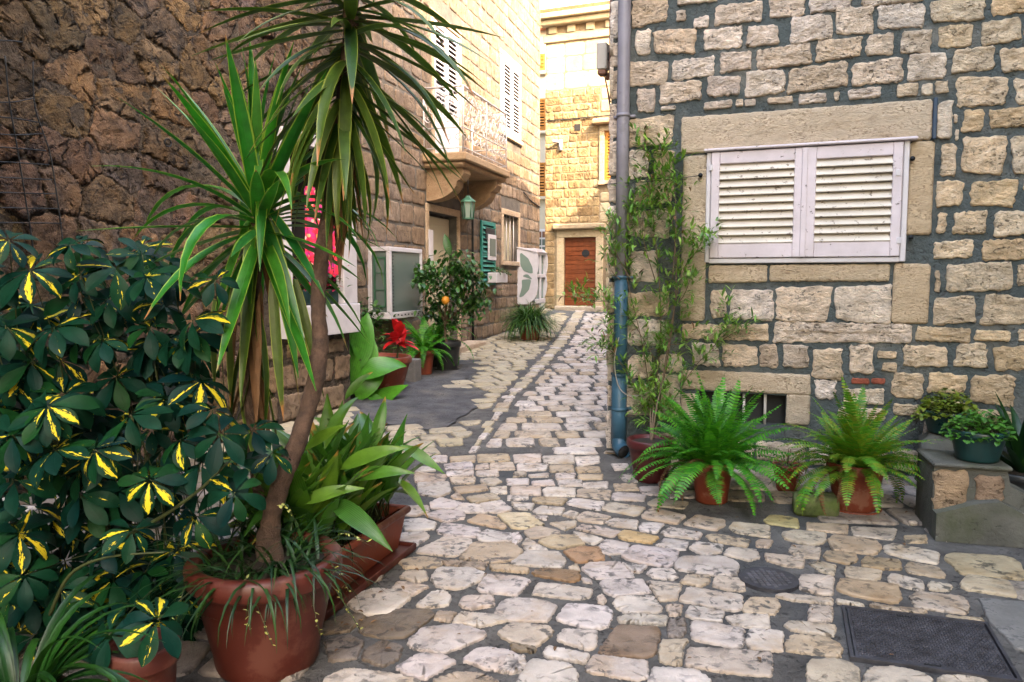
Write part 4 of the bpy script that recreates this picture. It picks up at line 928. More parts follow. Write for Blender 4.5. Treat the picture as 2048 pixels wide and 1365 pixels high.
shell(HN, WN, 0, 14, 12.4, 6, [], m_leftm, m_tile)

WL2 = Wall((-2.05, 2.35, 0), (.05, 1)); WL2.O = WL2.O-WL2.U*10  # unseen house added to darken the plants and wall on the left
HM = thing('added_shade_house', 'unseen stone house added at the left beside the camera to darken that side', 'house', WL2.P(5, 0, 0))
shell(HM, WL2, 0, 10, 7.5, 5, [], m_leftm, m_tile)
# ------------------------------------------------------------ pots
def mk_pot(t, c, rt, rb, h, mat, rim=.028, saucer=False, soil=True, name='pot'):
    t_ = rim
    prof = [(0.001, 0), (rb, 0), (rb+.006, .01)]+[(rb+(rt-rb)*k/5, h*.80*k/5) for k in range(1, 6)]+[(rt+t_*.45, h*.815), (rt+t_*.6, h*.84), (rt+t_*.6, h*.97), (rt+t_*.35, h), (rt-t_*.2, h), (rt-t_*.5, h*.975), (rt-t_*.6, h*.88), (rt*.5, h*.87), (0.001, h*.87)]
    o = obj(name, *lathe(c, prof, 40), mat, t)
    if soil: obj('soil', *lathe(V(c)+V((0, 0, h*.872)), [(0.001, 0), (rt-t_*.55, 0), (rt-t_*.6, .012), (.001, .02)], 24), m_soil, t)
    if saucer: obj('saucer', *lathe(V(c)-V((0, 0, .0)), [(.001, .0), (rb+.03, .0), (rb+.045, .025), (rb+.035, .025), (rb+.012, .006)], 32), mat, t)
    return o
# ------------------------------------------------------------ leaf shapes shared by the plants
rp = random.Random(21)
def meshes(name, mat, specs): return [to_mesh(name, *leaf_geo(*s[0], **s[1])[:2], mat, True, leaf_geo(*s[0], **s[1])[2]) for s in specs]
YUP = [((.64, .056, b, .28, 'sword', 9), dict(twist=tw, seed=i)) for i, (b, tw) in enumerate(((.25, 0), (.7, .2), (1.3, -.2), (1.9, .3), (.1, .1)))]
yuc_up = meshes('yucca_blade', m_yuc, YUP); yuc_old = meshes('yucca_blade', m_yuco, [((.66, .050, b, .3, 'sword', 8), dict(twist=tw, seed=i)) for i, (b, tw) in enumerate(((.15, 0), (.5, .3), (.9, -.3), (.35, -.2)))])
yuc_dead = meshes('dead_blade', m_dead, [((.42, .035, b, .5, 'sword', 6), dict(twist=tw, seed=i)) for i, (b, tw) in enumerate(((.3, .6), (.6, -.8), (.1, .3)))])

# tall yucca with a curved trunk in the big round pot
pc = V((-.90, 2.66, 0))
T1 = thing('potted_yucca', 'tall yucca with a curved bark trunk and drooping crown in a big round terracotta pot', 'plant', pc)
mk_pot(T1, pc, .245, .175, .40, m_terra2, .05)
tp = [V((pc.x+.02, 2.70, .31)), at(538, 1075, 2.72), at(556, 985, 2.73), at(600, 870, 2.74), at(630, 765, 2.76), at(640, 690, 2.78), at(636, 610, 2.8), at(642, 520, 2.82), at(658, 420, 2.83), at(672, 300, 2.84), at(690, 180, 2.84), at(702, 40, 2.84), at(708, -110, 2.84)]
def smooth_path(p, k=5):
    out = []
    for i in range(len(p)-1):
        a, b, c, d = p[max(0, i-1)], p[i], p[i+1], p[min(len(p)-1, i+2)]
        for j in range(k):
            t = j/k; out.append(.5*((2*b)+(c-a)*t+(2*a-5*b+4*c-d)*t*t+(3*b-a-3*c+d)*t**3))
    return out+[p[-1]]
tpp = smooth_path(tp, 12)
v, f = tube(tpp, lambda t: .038*(1-.30*min(1, t*1.6))+.018*max(0, .12-t)/.12, 18)
v = [p+V((noise.noise(p*16), noise.noise(p*16+V((9, 0, 0))), .6*noise.noise(p*40)))*.007+V((noise.noise(V((p.x*25, p.y*25, p.z*70))), noise.noise(V((p.x*25, p.y*25, p.z*70+9))), 0))*.004 for p in v]
obj('trunk', v, f, m_bark, T1)
def frac(path, s):
    i = min(len(path)-2, max(0, int(s*(len(path)-1)))); t = s*(len(path)-1)-i
    return path[i]*(1-t)+path[i+1]*t
n = 160
for i in range(n):
    k = i/(n-1); s = .745+.255*k+rp.uniform(-.015, .015); p = frac(tpp, min(1, s)); az = i*2.39996+rp.uniform(-.25, .25)
    el = radians(-78+100*max(0, k*1.15-.06)+rp.uniform(-17, 17)) if k < .9 else radians(rp.uniform(5, 50))
    d = sph(az, el); L = rp.uniform(.72, 1.02)*(1.0 if k > .38 else .55+k)
    if k < .16 and i % 3 == 0: inst('leaf', rp.choice(yuc_dead), dirmat(p, sph(az, radians(-78)), s=1.1), T1)
    inst('leaf', rp.choice(yuc_old[:3] if k < .6 else yuc_old), dirmat(p+d*.02, d, (0, 0, 1), L), T1)
# dark lilyturf round the trunk, with thin flowering stalks hanging over the rim
gr = Acc(); gl_ = [leaf_geo(.32, .013, b, .2, 'grass', 6) for b in (1.3, 1.9, 2.4)]
for i in range(210):
    a = rp.uniform(0, 2*pi); r = .19*sqrt(rp.random()); p = pc+V((cos(a)*r, sin(a)*r, .345)); d = sph(rp.uniform(0, 2*pi), radians(rp.uniform(25, 75)))
    d = (d+V((cos(a), sin(a), 0))*.6).normalized(); g = rp.choice(gl_); gr.add(g[0], g[1], g[2], dirmat(p, d, s=rp.uniform(.7, 1.25)))
gr.obj('lilyturf', m_grassd, T1, kind='stuff')
stk = Acc(); fl = Acc(); pl = leaf_geo(.014, .008, .2, .1, 'ovate', 3)
for x0, y0, x1, y1, dy in ((600, 1090, 640, 1270, -.10), (470, 1110, 545, 1290, -.27), (655, 1090, 735, 1085, .1), (640, 1120, 700, 1185, -.05), (500, 1120, 500, 1260, -.27), (630, 1140, 720, 1260, -.1), (610, 1080, 560, 1010, -.1), (420, 1120, 350, 1240, -.2)):
    p, q = at(x0, y0, 2.66), at(x1, y1, 2.6+dy); m = (p+q)/2+V((0, -.03, .05)); path = smooth_path([p, m, q], 5); stk.add(*tube(path, .0016, 4))
    for s in range(11):
        c = frac(path, .45+.055*s); fl.add(pl[0], pl[1], pl[2], dirmat(c, sph(rp.uniform(0, 6.28), rp.uniform(-1, 1)), s=rp.uniform(.7, 1.5)))
stk.obj('flower_stalks', m_stem, T1, kind='stuff'); fl.obj('tiny_flowers', m_yelf, T1, kind='stuff')

# second yucca, upright bright crown
hc = at(517, 425, 2.92); p2 = V((hc.x-.02, 3.02, 0))
T2 = thing('upright_yucca', 'shorter yucca with a bright upright rosette above dead brown leaves, left of the curved trunk', 'plant', p2)
mk_pot(T2, p2, .15, .11, .27, m_terra2, .03)
path = smooth_path([p2+V((0, 0, .2)), at(498, 800, 2.98), at(505, 600, 2.95), hc])
obj('trunk', *tube(path, .030, 10), m_bark, T2)
n = 74
for i in range(n):
    k = i/(n-1); az = i*2.39996+rp.uniform(-.2, .2); el = radians((-50+60*k/.3 if k < .3 else 12+74*(k-.3)/.7)+rp.uniform(-9, 9)); el = min(el, radians(88)); d = sph(az, el)
    p = hc+V((0, 0, -.10+.14*k))+d*.015; b = 1 if k < .35 else (2 if k < .5 else rp.choice((0, 1, 2)))
    if k > .62: b = rp.choice((0, 4))
    elif k > .3: b = rp.choice((0, 1, 2, 3, 3))
    if k < .3: b = rp.choice((0, 1, 4))
    inst('leaf', yuc_up[b], dirmat(p, d, s=rp.uniform(.78, 1.05)*(1 if k < .8 else .92)), T2)
for px, py, qx, qy, dy in ((520, 420, 600, 640, -.2), (530, 330, 515, 500, -.25), (500, 440, 420, 620, -.15), (540, 420, 640, 560, -.15), (505, 450, 480, 700, -.1), (545, 440, 590, 720, -.05), (520, 300, 512, 400, -.22)):
    p, q = at(px, py, 2.9), at(qx, qy, 2.9+dy); inst('leaf', yuc_up[0], dirmat(p, q-p, (0, -.5, 1), (q-p).length/.55*.98), T2)
for i in range(26):
    s = .42+.5*rp.random(); p = frac(path, s); az = rp.uniform(0, 6.28); inst('leaf', rp.choice(yuc_dead if i % 3 else yuc_old), dirmat(p, sph(az, radians(rp.uniform(-88, -68))), s=rp.uniform(.7, 1.25)), T2)
for px, py, qx, qy in ((470, 560, 455, 780), (545, 560, 560, 800), (590, 560, 640, 760), (430, 600, 425, 760)):
    p, q = at(px, py, 2.93), at(qx, qy, 2.9); inst('leaf', yuc_old[0], dirmat(p, q-p, (0, -.6, 1), (q-p).length/.56), T2)

# ------------------------------------------------------------ variegated umbrella plant
T3 = thing('umbrella_plant', 'dark green umbrella plant splashed with yellow, filling the lower left', 'plant', V((-1.72, 2.72, 0)))
pq = ground(292, 1490); mk_pot(T3, pq, .095, .075, .32, m_terra2, .02)
SCH = [leaf_geo(.135, .058, b, .25, 'obov', 7, seed=i, twist=tw) for i, (b, tw) in enumerate(((.5, .1), (.8, -.1), (1.1, .15), (.35, 0)))]
sch = [to_mesh('umbrella_leaflet', s[0], s[1], m_sch, True, s[2]) for s in SCH]
RO = [(18, 480, 1), (140, 492, .8), (285, 510, 1), (345, 560, 1), (108, 655, 1.1), (245, 628, 1), (300, 655, .9), (200, 672, 1.1), (62, 725, 1.1), (232, 755, 1), (385, 640, 1), (300, 700, .9), (95, 812, 1.1), (25, 870, 1), (95, 830, .9), (40, 1068, 1.25), (160, 990, 1.1), (390, 1033, 1), (290, 1145, 1), (218, 1270, 1), (315, 1240, .9), (440, 868, 1), (462, 920, 1.15), (425, 820, .9), (505, 860, .9), (400, 930, 1), (545, 905, .8), (20, 560, 1.2), (60, 540, 1.1), (50, 1150, 1), (120, 720, 1), (15, 655, 1), (365, 690, .9), (330, 610, .9), (430, 560, .7), (470, 985, .9), (265, 1060, .8), (110, 900, 1.1), (190, 900, 1), (260, 830, 1), (300, 960, .9), (30, 960, 1.1), (210, 1090, 1), (120, 1180, 1), (360, 880, .8), (20, 760, 1), (160, 590, 1), (60, 610, 1)]
stems = Acc(); cnt = 0; more = Acc()
bases = [V((rp.uniform(-2.1, -1.25), rp.uniform(2.75, 3.2), .0)) for _ in range(14)]
plan = []
for px, py, sc in RO: plan.append((px, py, rp.uniform(2.02, 2.12) if py > 1200 else rp.uniform(2.35, 2.62) if py > 760 else rp.uniform(2.55, 2.85), sc))
for _ in range(230):
    py = 480+860*rp.random()**.75; xm = 330 if py < 620 else (420 if py < 800 else (360 if py < 1060 else 330)); plan.append((rp.uniform(-160, xm) if py < 1050 else rp.uniform(-160, 385), py, rp.uniform(2.62, 3.2), rp.uniform(.8, 1.15)))
def rosette(T, c, sc, meshes_, geos, stuffacc, single, nl=8, nrm=None):
    nrm = (nrm or V((rp.uniform(-.45, .55), rp.uniform(-.75, -.25), rp.uniform(.45, 1)))).normalized()
    x = nrm.cross(V((.3, .1, 1))).normalized(); y = nrm.cross(x); a0 = rp.uniform(0, 6.28); nl = rp.choice((7, 8, 8, 9))
    for k in range(nl):
        a = a0+2*pi*k/nl+rp.uniform(-.12, .12); d = (x*cos(a)+y*sin(a)-nrm*rp.uniform(.0, .45)).normalized(); L = sc*rp.uniform(.78, 1.08)
        i = rp.randrange(len(geos)); M = dirmat(c+d*.012, d, nrm, L)
        if single: inst('leaf', meshes_[i], M, T)
        else: stuffacc.add(geos[i][0], geos[i][1], geos[i][2], M)
for i, (px, py, Y, sc) in enumerate(plan):
    c = at(px, py, Y); c.z = max(c.z, .06); rosette(T3, c, sc*.93, sch, SCH, more, i < 37)
    if i > 110: continue
    b = min(bases, key=lambda b_: abs(b_.x-c.x)+rp.random()*.3); m = (c+b)/2+V((rp.uniform(-.1, .1), rp.uniform(0, .12), .12)); stems.add(*tube(smooth_path([b, m, c], 4), .003, 5, r1=.0018))
q = [at(250, 1075, 2.5), at(330, 1030, 2.48), at(405, 975, 2.46), at(455, 925, 2.45)]; stems.add(*tube(smooth_path(q), .008, 6, r1=.004))
q = [at(100, 1230, 2.4), at(140, 1150, 2.38), at(215, 1115, 2.37), at(330, 1105, 2.37)]; stems.add(*tube(smooth_path(q), .007, 6, r1=.003))
more.obj('inner_leaves', m_sch, T3, kind='stuff'); stems.obj('stems', m_stem, T3, kind='stuff')

# arching grassy plant at the very corner
T4 = thing('spider_plant', 'bright green arching strap-leaved plant at the lower left corner', 'plant', V((-1.42, 2.06, 0)))
mk_pot(T4, V((-1.42, 2.06, 0)), .13, .10, .2, m_terra2, .025)
gb = [leaf_geo(.56, .030, b, .35, 'grass', 9) for b in (1.5, 2.1, 2.6)]; gm = [to_mesh('strap_leaf', g[0], g[1], m_grass, True, g[2]) for g in gb]
for i in range(76):
    az = rp.uniform(0, 6.28); d = sph(az, radians(rp.uniform(35, 80))); inst('leaf', rp.choice(gm), dirmat(V((-1.42+.06*sin(az), 2.06+.06*cos(az), .18)), d, s=rp.uniform(.6, 1.1)), T4)

# ------------------------------------------------------------ long planter with aspidistra
a0, a1 = ground(642, 1236), ground(812, 1104); ux = (a1-a0).normalized(); uy = V((0, 0, 1)).cross(ux)
n_ = a0-ux*.10; Lp = (a1-n_).length; hp = .235; wp = .30
T5 = thing('planter_box', 'long terracotta trough on a tray with broad striped aspidistra leaves', 'planter', n_+ux*Lp/2+uy*wp/2)
TR_ = lambda s, t, z: n_+ux*s+uy*t+V((0, 0, z))
def frustum(s0, s1, t0, t1, z0, z1, fl): return [TR_(s0, t0, z0), TR_(s1, t0, z0), TR_(s1, t1, z0), TR_(s0, t1, z0), TR_(s0-fl, t0-fl, z1), TR_(s1+fl, t0-fl, z1), TR_(s1+fl, t1+fl, z1), TR_(s0-fl, t1+fl, z1)]
a = Acc(); side = [[0, 1, 5, 4], [1, 2, 6, 5], [2, 3, 7, 6], [3, 0, 4, 7]]
a.add(frustum(.03, Lp-.03, .03, wp-.03, .03, hp-.03, .03), side+[[3, 2, 1, 0]])
a.add(frustum(.05, Lp-.05, .05, wp-.05, hp-.05, hp+.002, .03), [q[::-1] for q in side])
a.obj('trough', m_terra, T5, smooth=False)
rm = Acc(); rr = .016
for (s, t), (s2, t2) in (((-.008, -.008), (Lp+.008, -.008)), ((Lp+.008, -.008), (Lp+.008, wp+.008)), ((Lp+.008, wp+.008), (-.008, wp+.008)), ((-.008, wp+.008), (-.008, -.008))): rm.add(*tube([TR_(s, t, hp-.012), TR_(s2, t2, hp-.012)], .019, 10))
for s, t in ((-.008, -.008), (Lp+.008, -.008), (Lp+.008, wp+.008), (-.008, wp+.008)): rm.add(*lathe(TR_(s, t, hp-.012), [(.001, -.019), (.0135, -.0135), (.0188, 0), (.0135, .0135), (.001, .019)], 12))
rm.obj('rim', m_terra, T5)
obj('soil', frustum(.04, Lp-.04, .04, wp-.04, hp-.05, hp-.045, .0), [[4, 5, 6, 7]], m_soil, T5, smooth=False)
tr = Acc(); tr.add(*cbox(TR_(Lp/2, wp/2, .012), ux, uy, (0, 0, 1), Lp/2+.03, wp/2+.035, .008, .004))
for t in (-.035, wp+.035): tr.add(*cbox(TR_(Lp/2, t, .022), ux, uy, (0, 0, 1), Lp/2+.035, .006, .017, .003))
for s in (-.035, Lp+.035): tr.add(*cbox(TR_(s, wp/2, .022), ux, uy, (0, 0, 1), .006, wp/2+.04, .017, .003))
tr.obj('tray', m_terra2, T5, smooth=False)
ASPG = [leaf_geo(.46, .100, b, .35, 'lance', 9, wave=.004, seed=i, twist=tw) for i, (b, tw) in enumerate(((.4, .1), (.8, -.2), (1.2, .25), (1.6, -.1), (.6, .3)))]
asp = [to_mesh('broad_leaf', g[0], g[1], m_asp, True, g[2]) for g in ASPG]; pet = Acc()
for i in range(215):
    s = rp.uniform(.03, .97)*Lp; t = rp.uniform(.05, wp-.05); az = rp.uniform(0, 6.28); el = radians(rp.choice((rp.uniform(55, 86), rp.uniform(40, 70), rp.uniform(12, 45), rp.uniform(64, 88))))
    fr_ = sph(az, 0).dot(-uy) > .2
    if fr_: el = max(el, radians(rp.uniform(46, 70)))
    d = sph(az, el); b = TR_(s, t, hp-.05); c = b+V((d.x*.10, d.y*.10, rp.uniform(.06, .22))); pet.add(*tube([b, (b+c)/2+V((0, 0, .02)), c], .0035, 5))
    inst('leaf', rp.choice((asp[0], asp[0], asp[4])) if fr_ else rp.choice(asp), dirmat(c, d, s=rp.uniform(.62, 1.12)*(.85 if fr_ else 1)), T5)
for px, py, qx, qy, y0, y1, sc, up in ((655, 1000, 762, 1058, 3.05, 2.82, 1.35, (.5, -1.2, .8)), (780, 950, 858, 1010, 3.6, 3.4, 1, (.6, -.3, 1)), (570, 1005, 585, 1072, 2.95, 2.85, 1.2, (.8, -.9, .6)), (800, 890, 882, 935, 3.6, 3.5, .8, (0, -1, 1)), (610, 900, 672, 850, 3.0, 2.9, 1, (-.3, -1, .6)), (680, 940, 780, 880, 3.2, 3.1, 1, (-.3, -1, .8)), (690, 800, 730, 740, 3.3, 3.3, .9, (-.5, -1, .2)), (650, 900, 690, 780, 3.2, 3.3, .9, (-.5, -1, .2)), (745, 900, 770, 800, 3.5, 3.5, .9, (.2, -1, .2)), (600, 1010, 700, 960, 2.95, 2.9, 1, (0, -1, 1)), (700, 960, 800, 925, 3.2, 3.1, 1, (.2, -1, 1))):
    p, q = at(px, py, y0), at(qx, qy, y1); inst('leaf', rp.choice(asp[:2]), dirmat(p, q-p, up, (q-p).length/.42), T5)
pet.obj('leaf_stalks', m_stem, T5, kind='stuff')

# ------------------------------------------------------------ ferns on the right
def frond_geo(L, bend, n=20, w=.055, seed=0, droop=0):
    rng = random.Random(seed); v = []; f = []; uv = []; y = z = 0; pts = []
    for i in range(n+1):
        t = i/n
        if i: a = -bend*((i-.5)/n)**1.15; y += cos(a)*L/n; z += sin(a)*L/n
        a = -bend*t**1.15; pts.append((y, z, a))
    for i in range(n):
        (y0, z0, a0), (y1, z1, a1) = pts[i], pts[i+1]; b = len(v); r = .0022*(1-.6*i/n)
        v += [(-r, y0, z0), (r, y0, z0), (r, y1, z1), (-r, y1, z1)]; f.append([b, b+1, b+2, b+3]); uv += [(.5, 0)]*4
    for i in range(1, n*2):
        t = i/(n*2); k = min(n-1, int(t*n)); q = t*n-k; y0 = pts[k][0]*(1-q)+pts[k+1][0]*q; z0 = pts[k][1]*(1-q)+pts[k+1][1]*q; a = pts[k][2]
        ll = w*(sin(pi*min(1, t*.93+.10))**.6)*rng.uniform(.85, 1.1); hw = L/(n*2)*.36
        for s in (-1, 1):
            sw = .25; dz = -.22*ll+rng.uniform(-.004, .004); b = len(v)
            ty, tz = cos(a), sin(a); py, pz = -sin(a), cos(a)
            P = lambda x, al, up: (s*x, y0+ty*al+py*up, z0+tz*al+pz*up)
            v += [P(0, -hw, 0), P(ll*.55, -hw*.9+ll*sw*.5, dz*.3), P(ll, ll*sw, dz), P(ll*.55, hw*1.1+ll*sw*.5, dz*.3), P(0, hw, 0)]; f.append([b, b+1, b+2, b+3, b+4] if s > 0 else [b+4, b+3, b+2, b+1, b]); uv += [(.5, 0), (.35, .4), (.5, 1), (.65, .4), (.5, 0)]
    return v, f, uv
def fern(name, label, c, rt, rb, h, mat, potmat, nfr, L, seed, saucer=False, up=.5, ylow=-.1):
    rng = random.Random(seed); T = thing(name, label, 'fern', c, 'potted ferns by the shuttered house'); mk_pot(T, c, rt, rb, h, potmat, .02, saucer)
    me = []
    for i, b in enumerate((.5, .9, 1.3, 1.7, 2.1)): g = frond_geo(L, b, 15, L*.090, seed+i); me.append(to_mesh('fern_blade', g[0], g[1], mat, True, g[2]))
    g = frond_geo(L, 2.4, 15, L*.06, seed+9); dm = to_mesh('dead_fern_blade', g[0], g[1], m_dead, True, g[2])
    for i in range(nfr):
        az = i*2.39996+rng.uniform(-.6, .6); k = (i+.5)/nfr; el = radians(84-66*k**.9+rng.uniform(-16, 16)); d = sph(az, el)
        m_i = 0 if k < .12 else rng.choice((0, 1, 2)) if k < .45 else rng.choice((2, 3, 4))
        if d.y < -.25 and m_i > 2: m_i = rng.choice((0, 1, 1, 2, 3))
        p = c+V((sin(az)*rt*.5*k, cos(az)*rt*.5*k, h*.87))
        if (W1.O-p).dot(W1.N) > 0: continue
        s = rng.uniform(.55, 1.1)
        tip = p+d*L*s*.7; wd_ = (tip-W1.O).dot(W1.N)
        if wd_ < .05: d = (d+W1.N*min(1.2, (.09-wd_)*2.2)).normalized()
        inst('frond', dm if i % 13 == 5 and k > .5 else me[m_i], dirmat(p, d, (rng.uniform(-.35, .35), rng.uniform(-.35, .35), 1), s=s), T)
    return T
def in_front(p, dist): return p + W1.N*dist
g1 = ground(1432, 1012); g1 = V((g1.x, g1.y+.11, 0)); g2 = ground(1728, 1034); g2 = V((g2.x, g2.y+.13, 0))
fern('potted_fern', 'lush bright green fern in a terracotta pot below the barred cellar window', g1, .125, .095, .26, m_fern, m_terra, 150, .60, 31)
fern('potted_fern', 'yellow-green fern in a round terracotta pot with a saucer beside the mossy stone', g2, .155, .11, .30, m_fern2, m_terra, 140, .54, 47, True)
c = ground(1578, 985); c = V((c.x, c.y+.05, 0))
T = thing('plant_pot', 'small brown pot half hidden between the two ferns', 'pot', c); mk_pot(T, c, .085, .06, .18, m_terra, .015)
tw = Acc()
for i in range(14): d = sph(rp.uniform(0, 6.28), radians(rp.uniform(30, 80))); p = c+V((0, 0, .15)); tw.add(*tube([p, p+d*.09, p+d*.17+V((0, 0, -.04))], .003, 5))
tw.obj('dry_twigs', m_twig, T, kind='stuff')

# mossy loose stone, small pebble
def lump(name, label, c, sx, sy, sz, mat, seed, cat, rz=0, parent=None):
    v, f = cbox((0, 0, sz), (1, 0, 0), (0, 1, 0), (0, 0, 1), sx, sy, sz, min(sx, sy, sz)*.35); bm = bmesh.new()
    vs_ = [bm.verts.new(p) for p in v]; [bm.faces.new([vs_[i] for i in q]) for q in f]
    bmesh.ops.subdivide_edges(bm, edges=bm.edges[:], cuts=2, use_grid_fill=True)
    for vv in bm.verts:
        q = vv.co*9+V((seed*7, seed*3, 0)); vv.co += V((noise.noise(q), noise.noise(q+V((5, 0, 0))), .6*noise.noise(q+V((0, 5, 0)))))*min(sx, sz)*.16
        vv.co.z = max(vv.co.z, -.004)
    bm.verts.index_update(); R_ = Matrix.Rotation(rz, 3, 'Z'); pts = [V(c)+R_ @ vv.co for vv in bm.verts]; fs = [[x.index for x in q.verts] for q in bm.faces]; bm.free()
    o = obj(name, pts, fs, mat, parent, origin=V(c) if not parent else None)
    return props(o, label, cat)
ms = ground(1640, 1036); lump('loose_stone', 'green moss covered stone block lying on the cobbles between two fern pots', V((ms.x, ms.y+.075, 0)), .125, .085, .060, m_moss, 1, 'stone', -.25)
c = ground(1826, 1051); lump('pebble', 'small pale pebble on the ground beside the stone pillar', c, .02, .015, .012, m_lime, 4, 'pebble')

# dark red pot with the tall narrow-leaved shrub climbing the wall
c = ground(1308, 968); c = V((c.x, c.y+.12, 0))
T6 = thing('wall_shrub', 'tall loose narrow-leaved shrub in a dark red pot growing up beside the blue pipe', 'shrub', c); mk_pot(T6, c, .155, .115, .29, m_redpot, .025)
base = c+V((0, .02, .24)); wall_at = lambda px, py, d: (lambda u_v: W1.P(u_v[0], u_v[1], d))(W1.uv(px, py, d))
SP = [[(1310, 790), (1322, 640), (1310, 470), (1300, 380), (1285, 285)], [(1320, 800), (1345, 650), (1352, 520), (1335, 380), (1318, 290)], [(1325, 760), (1360, 560), (1395, 500), (1410, 470)], [(1300, 800), (1285, 690), (1255, 560), (1250, 470), (1262, 380)], [(1300, 830), (1262, 760), (1225, 705), (1195, 690)], [(1330, 830), (1385, 740), (1430, 690), (1455, 630)], [(1310, 720), (1262, 640), (1222, 606), (1185, 602), (1150, 590)], [(1262, 560), (1230, 500), (1222, 440)], [(1345, 560), (1352, 440), (1345, 330)], [(1430, 690), (1470, 665), (1490, 660)], [(1310, 560), (1285, 470), (1290, 410)], [(1318, 640), (1362, 600), (1380, 560)], [(1300, 700), (1330, 690), (1380, 690)], [(1240, 560), (1222, 540), (1212, 510)], [(1225, 700), (1222, 660), (1212, 600)]]
OL = [leaf_geo(.078, .019, b, .25, 'lance', 5) for b in (.2, .6, 1.0)]; fo = Acc(); dead = Acc()
for i, sp in enumerate(SP):
    dd = .10+.05*(i % 3); pts = [wall_at(x, y, dd if y > 400 else .08) for x, y in sp]
    if i in (0, 1, 2, 3, 4, 5): pts = [base, (base+pts[0])/2+V((0, 0, .05))]+pts
    path = smooth_path(pts, 5); obj('stem', *tube(path, .0065 if i < 4 else .004, 6, r1=.0018), m_twig, T6)
    L = sum((path[k+1]-path[k]).length for k in range(len(path)-1)); n = int(L*(46 if i < 4 else 62))
    dens = 1.0
    for k in range(n):
        s = .22+.78*(k/n)**.8; p = frac(path, min(.999, s)); t = (frac(path, min(1, s+.02))-frac(path, max(0, s-.02))).normalized()
        # short side twig with a tuft of leaves
        a = sph(rp.uniform(0, 6.28), rp.uniform(-.4, 1.0)); a = (a+t*.45+W1.U*rp.uniform(-.8, .8)).normalized(); tl = rp.uniform(.02, .21); e = p+a*tl
        if (e-W1.O).dot(W1.N) < .025: e += W1.N*(.03-(e-W1.O).dot(W1.N))
        for q in range(rp.choice((3, 4, 5, 6))):
            d = (a+sph(rp.uniform(0, 6.28), rp.uniform(-.6, .9))*.9).normalized(); g = rp.choice(OL); M = dirmat(p.lerp(e, rp.uniform(.4, 1)), d, s=rp.uniform(.6, 1.15))
            (fo if rp.random() < .97 else dead).add(g[0], g[1], g[2], M)
fo.obj('foliage', m_oliv, T6, kind='stuff'); dead.obj('withered_leaves', m_dead, T6, kind='stuff')

# downpipe: grey above, blue below, clamps and shoe
px0, pz = W1.uv(1241, 905)[0], 0
T7 = thing('downpipe', 'rain downpipe, grey above and flaking blue below, at the house corner', 'downpipe', W1.P(px0, 0, .07))
ux_ = W1.uv(1248, 100, .07)[0]; zc = W1.uv(1240, 555, .07)[1]; zm = W1.uv(1240, 750, .07)[1]
obj('upper_pipe', *tube([W1.P(ux_, z, .07) for z in (zc-.03, 2.6, 4, 6.6)], .048, 16), m_pipe, T7)
obj('lower_pipe', *tube([W1.P(ux_, z, .07) for z in (zm-.02, zm+.4, zc)], .053, 16), m_pipeb, T7)
obj('foot_pipe', *tube([W1.P(ux_-.006, z, .07) for z in (.10, zm-.3, zm)], .060, 16), m_pipeb, T7)
obj('pipe_shoe', *tube([W1.P(ux_-.006, .16, .07), W1.P(ux_, .09, .085), W1.P(ux_+.03, .065, .12), W1.P(ux_+.06, .055, .15)], .058, 16, cap=False), m_pipeb, T7)
obj('painted_shoe_hollow', *tube([W1.P(ux_+.048, .059, .140), W1.P(ux_+.052, .058, .143)], .052, 16), m_dim, T7)  # dark disc painted as the shaded inside of the pipe mouth
for z, r, mt in ((zc, .060, m_pipeb), (W1.uv(1240, 232, .07)[1], .054, m_pipe), (W1.uv(1240, 818, .07)[1], .066, m_pipeb), (zm, .065, m_pipeb)):
    a = Acc(); a.add(*tube([W1.P(ux_, z-.012, .07), W1.P(ux_, z+.012, .07)], r, 16)); a.add(*wbox(W1, ux_-.085, ux_+.085, z-.01, z+.01, .0, .03, .003)); a.obj('clamp', mt, T7)
obj('looped_wire', *tube(smooth_path([W1.P(ux_, .95, .13), W1.P(ux_-.03, .75, .14), W1.P(ux_+.02, .55, .15), W1.P(ux_+.15, .50, .12), W1.P(ux_+.35, .62, .10), W1.P(ux_+.42, .8, .08)]), .004, 6), m_beige, T7)

# grey meter box on the alley side of the corner, conduit and cables
T8 = thing('meter_box', 'small beige cable box with brown conduit high on the corner left of the pipe', 'cable box', at(1206, 115, G0.y+.25))
p = at(1206, 115, G0.y+.25); obj('box', *cbox(p, W1.U, W1.N, (0, 0, 1), .042, .05, .105, .008), m_beige, T8, smooth=False)
obj('box_flap', *cbox(p-V((0, 0, .125))+W1.U*.0, W1.U, W1.N, (0, 0, 1), .036, .045, .02, .008), m_brown, T8, smooth=False)
cq = Acc(); k = at(1222, 115, G0.y+.22)
obj('conduit', *tube([k+V((0, 0, 1.0)), k, k-V((0, 0, .12)), at(1213, 160, G0.y+.24)], .017, 8), m_brown, T8)
for x1, y1 in ((1221, 205), (1223, 235)): obj('cable', *tube(smooth_path([at(1209, 150, G0.y+.24), at(1214, 175, G0.y+.22), at(x1, y1, G0.y+.2)]), .006, 6), m_brown, T8)
obj('bracket', *cbox(p+W1.U*.06, W1.U, W1.N, (0, 0, 1), .05, .015, .03, .003), m_black, T8, smooth=False)
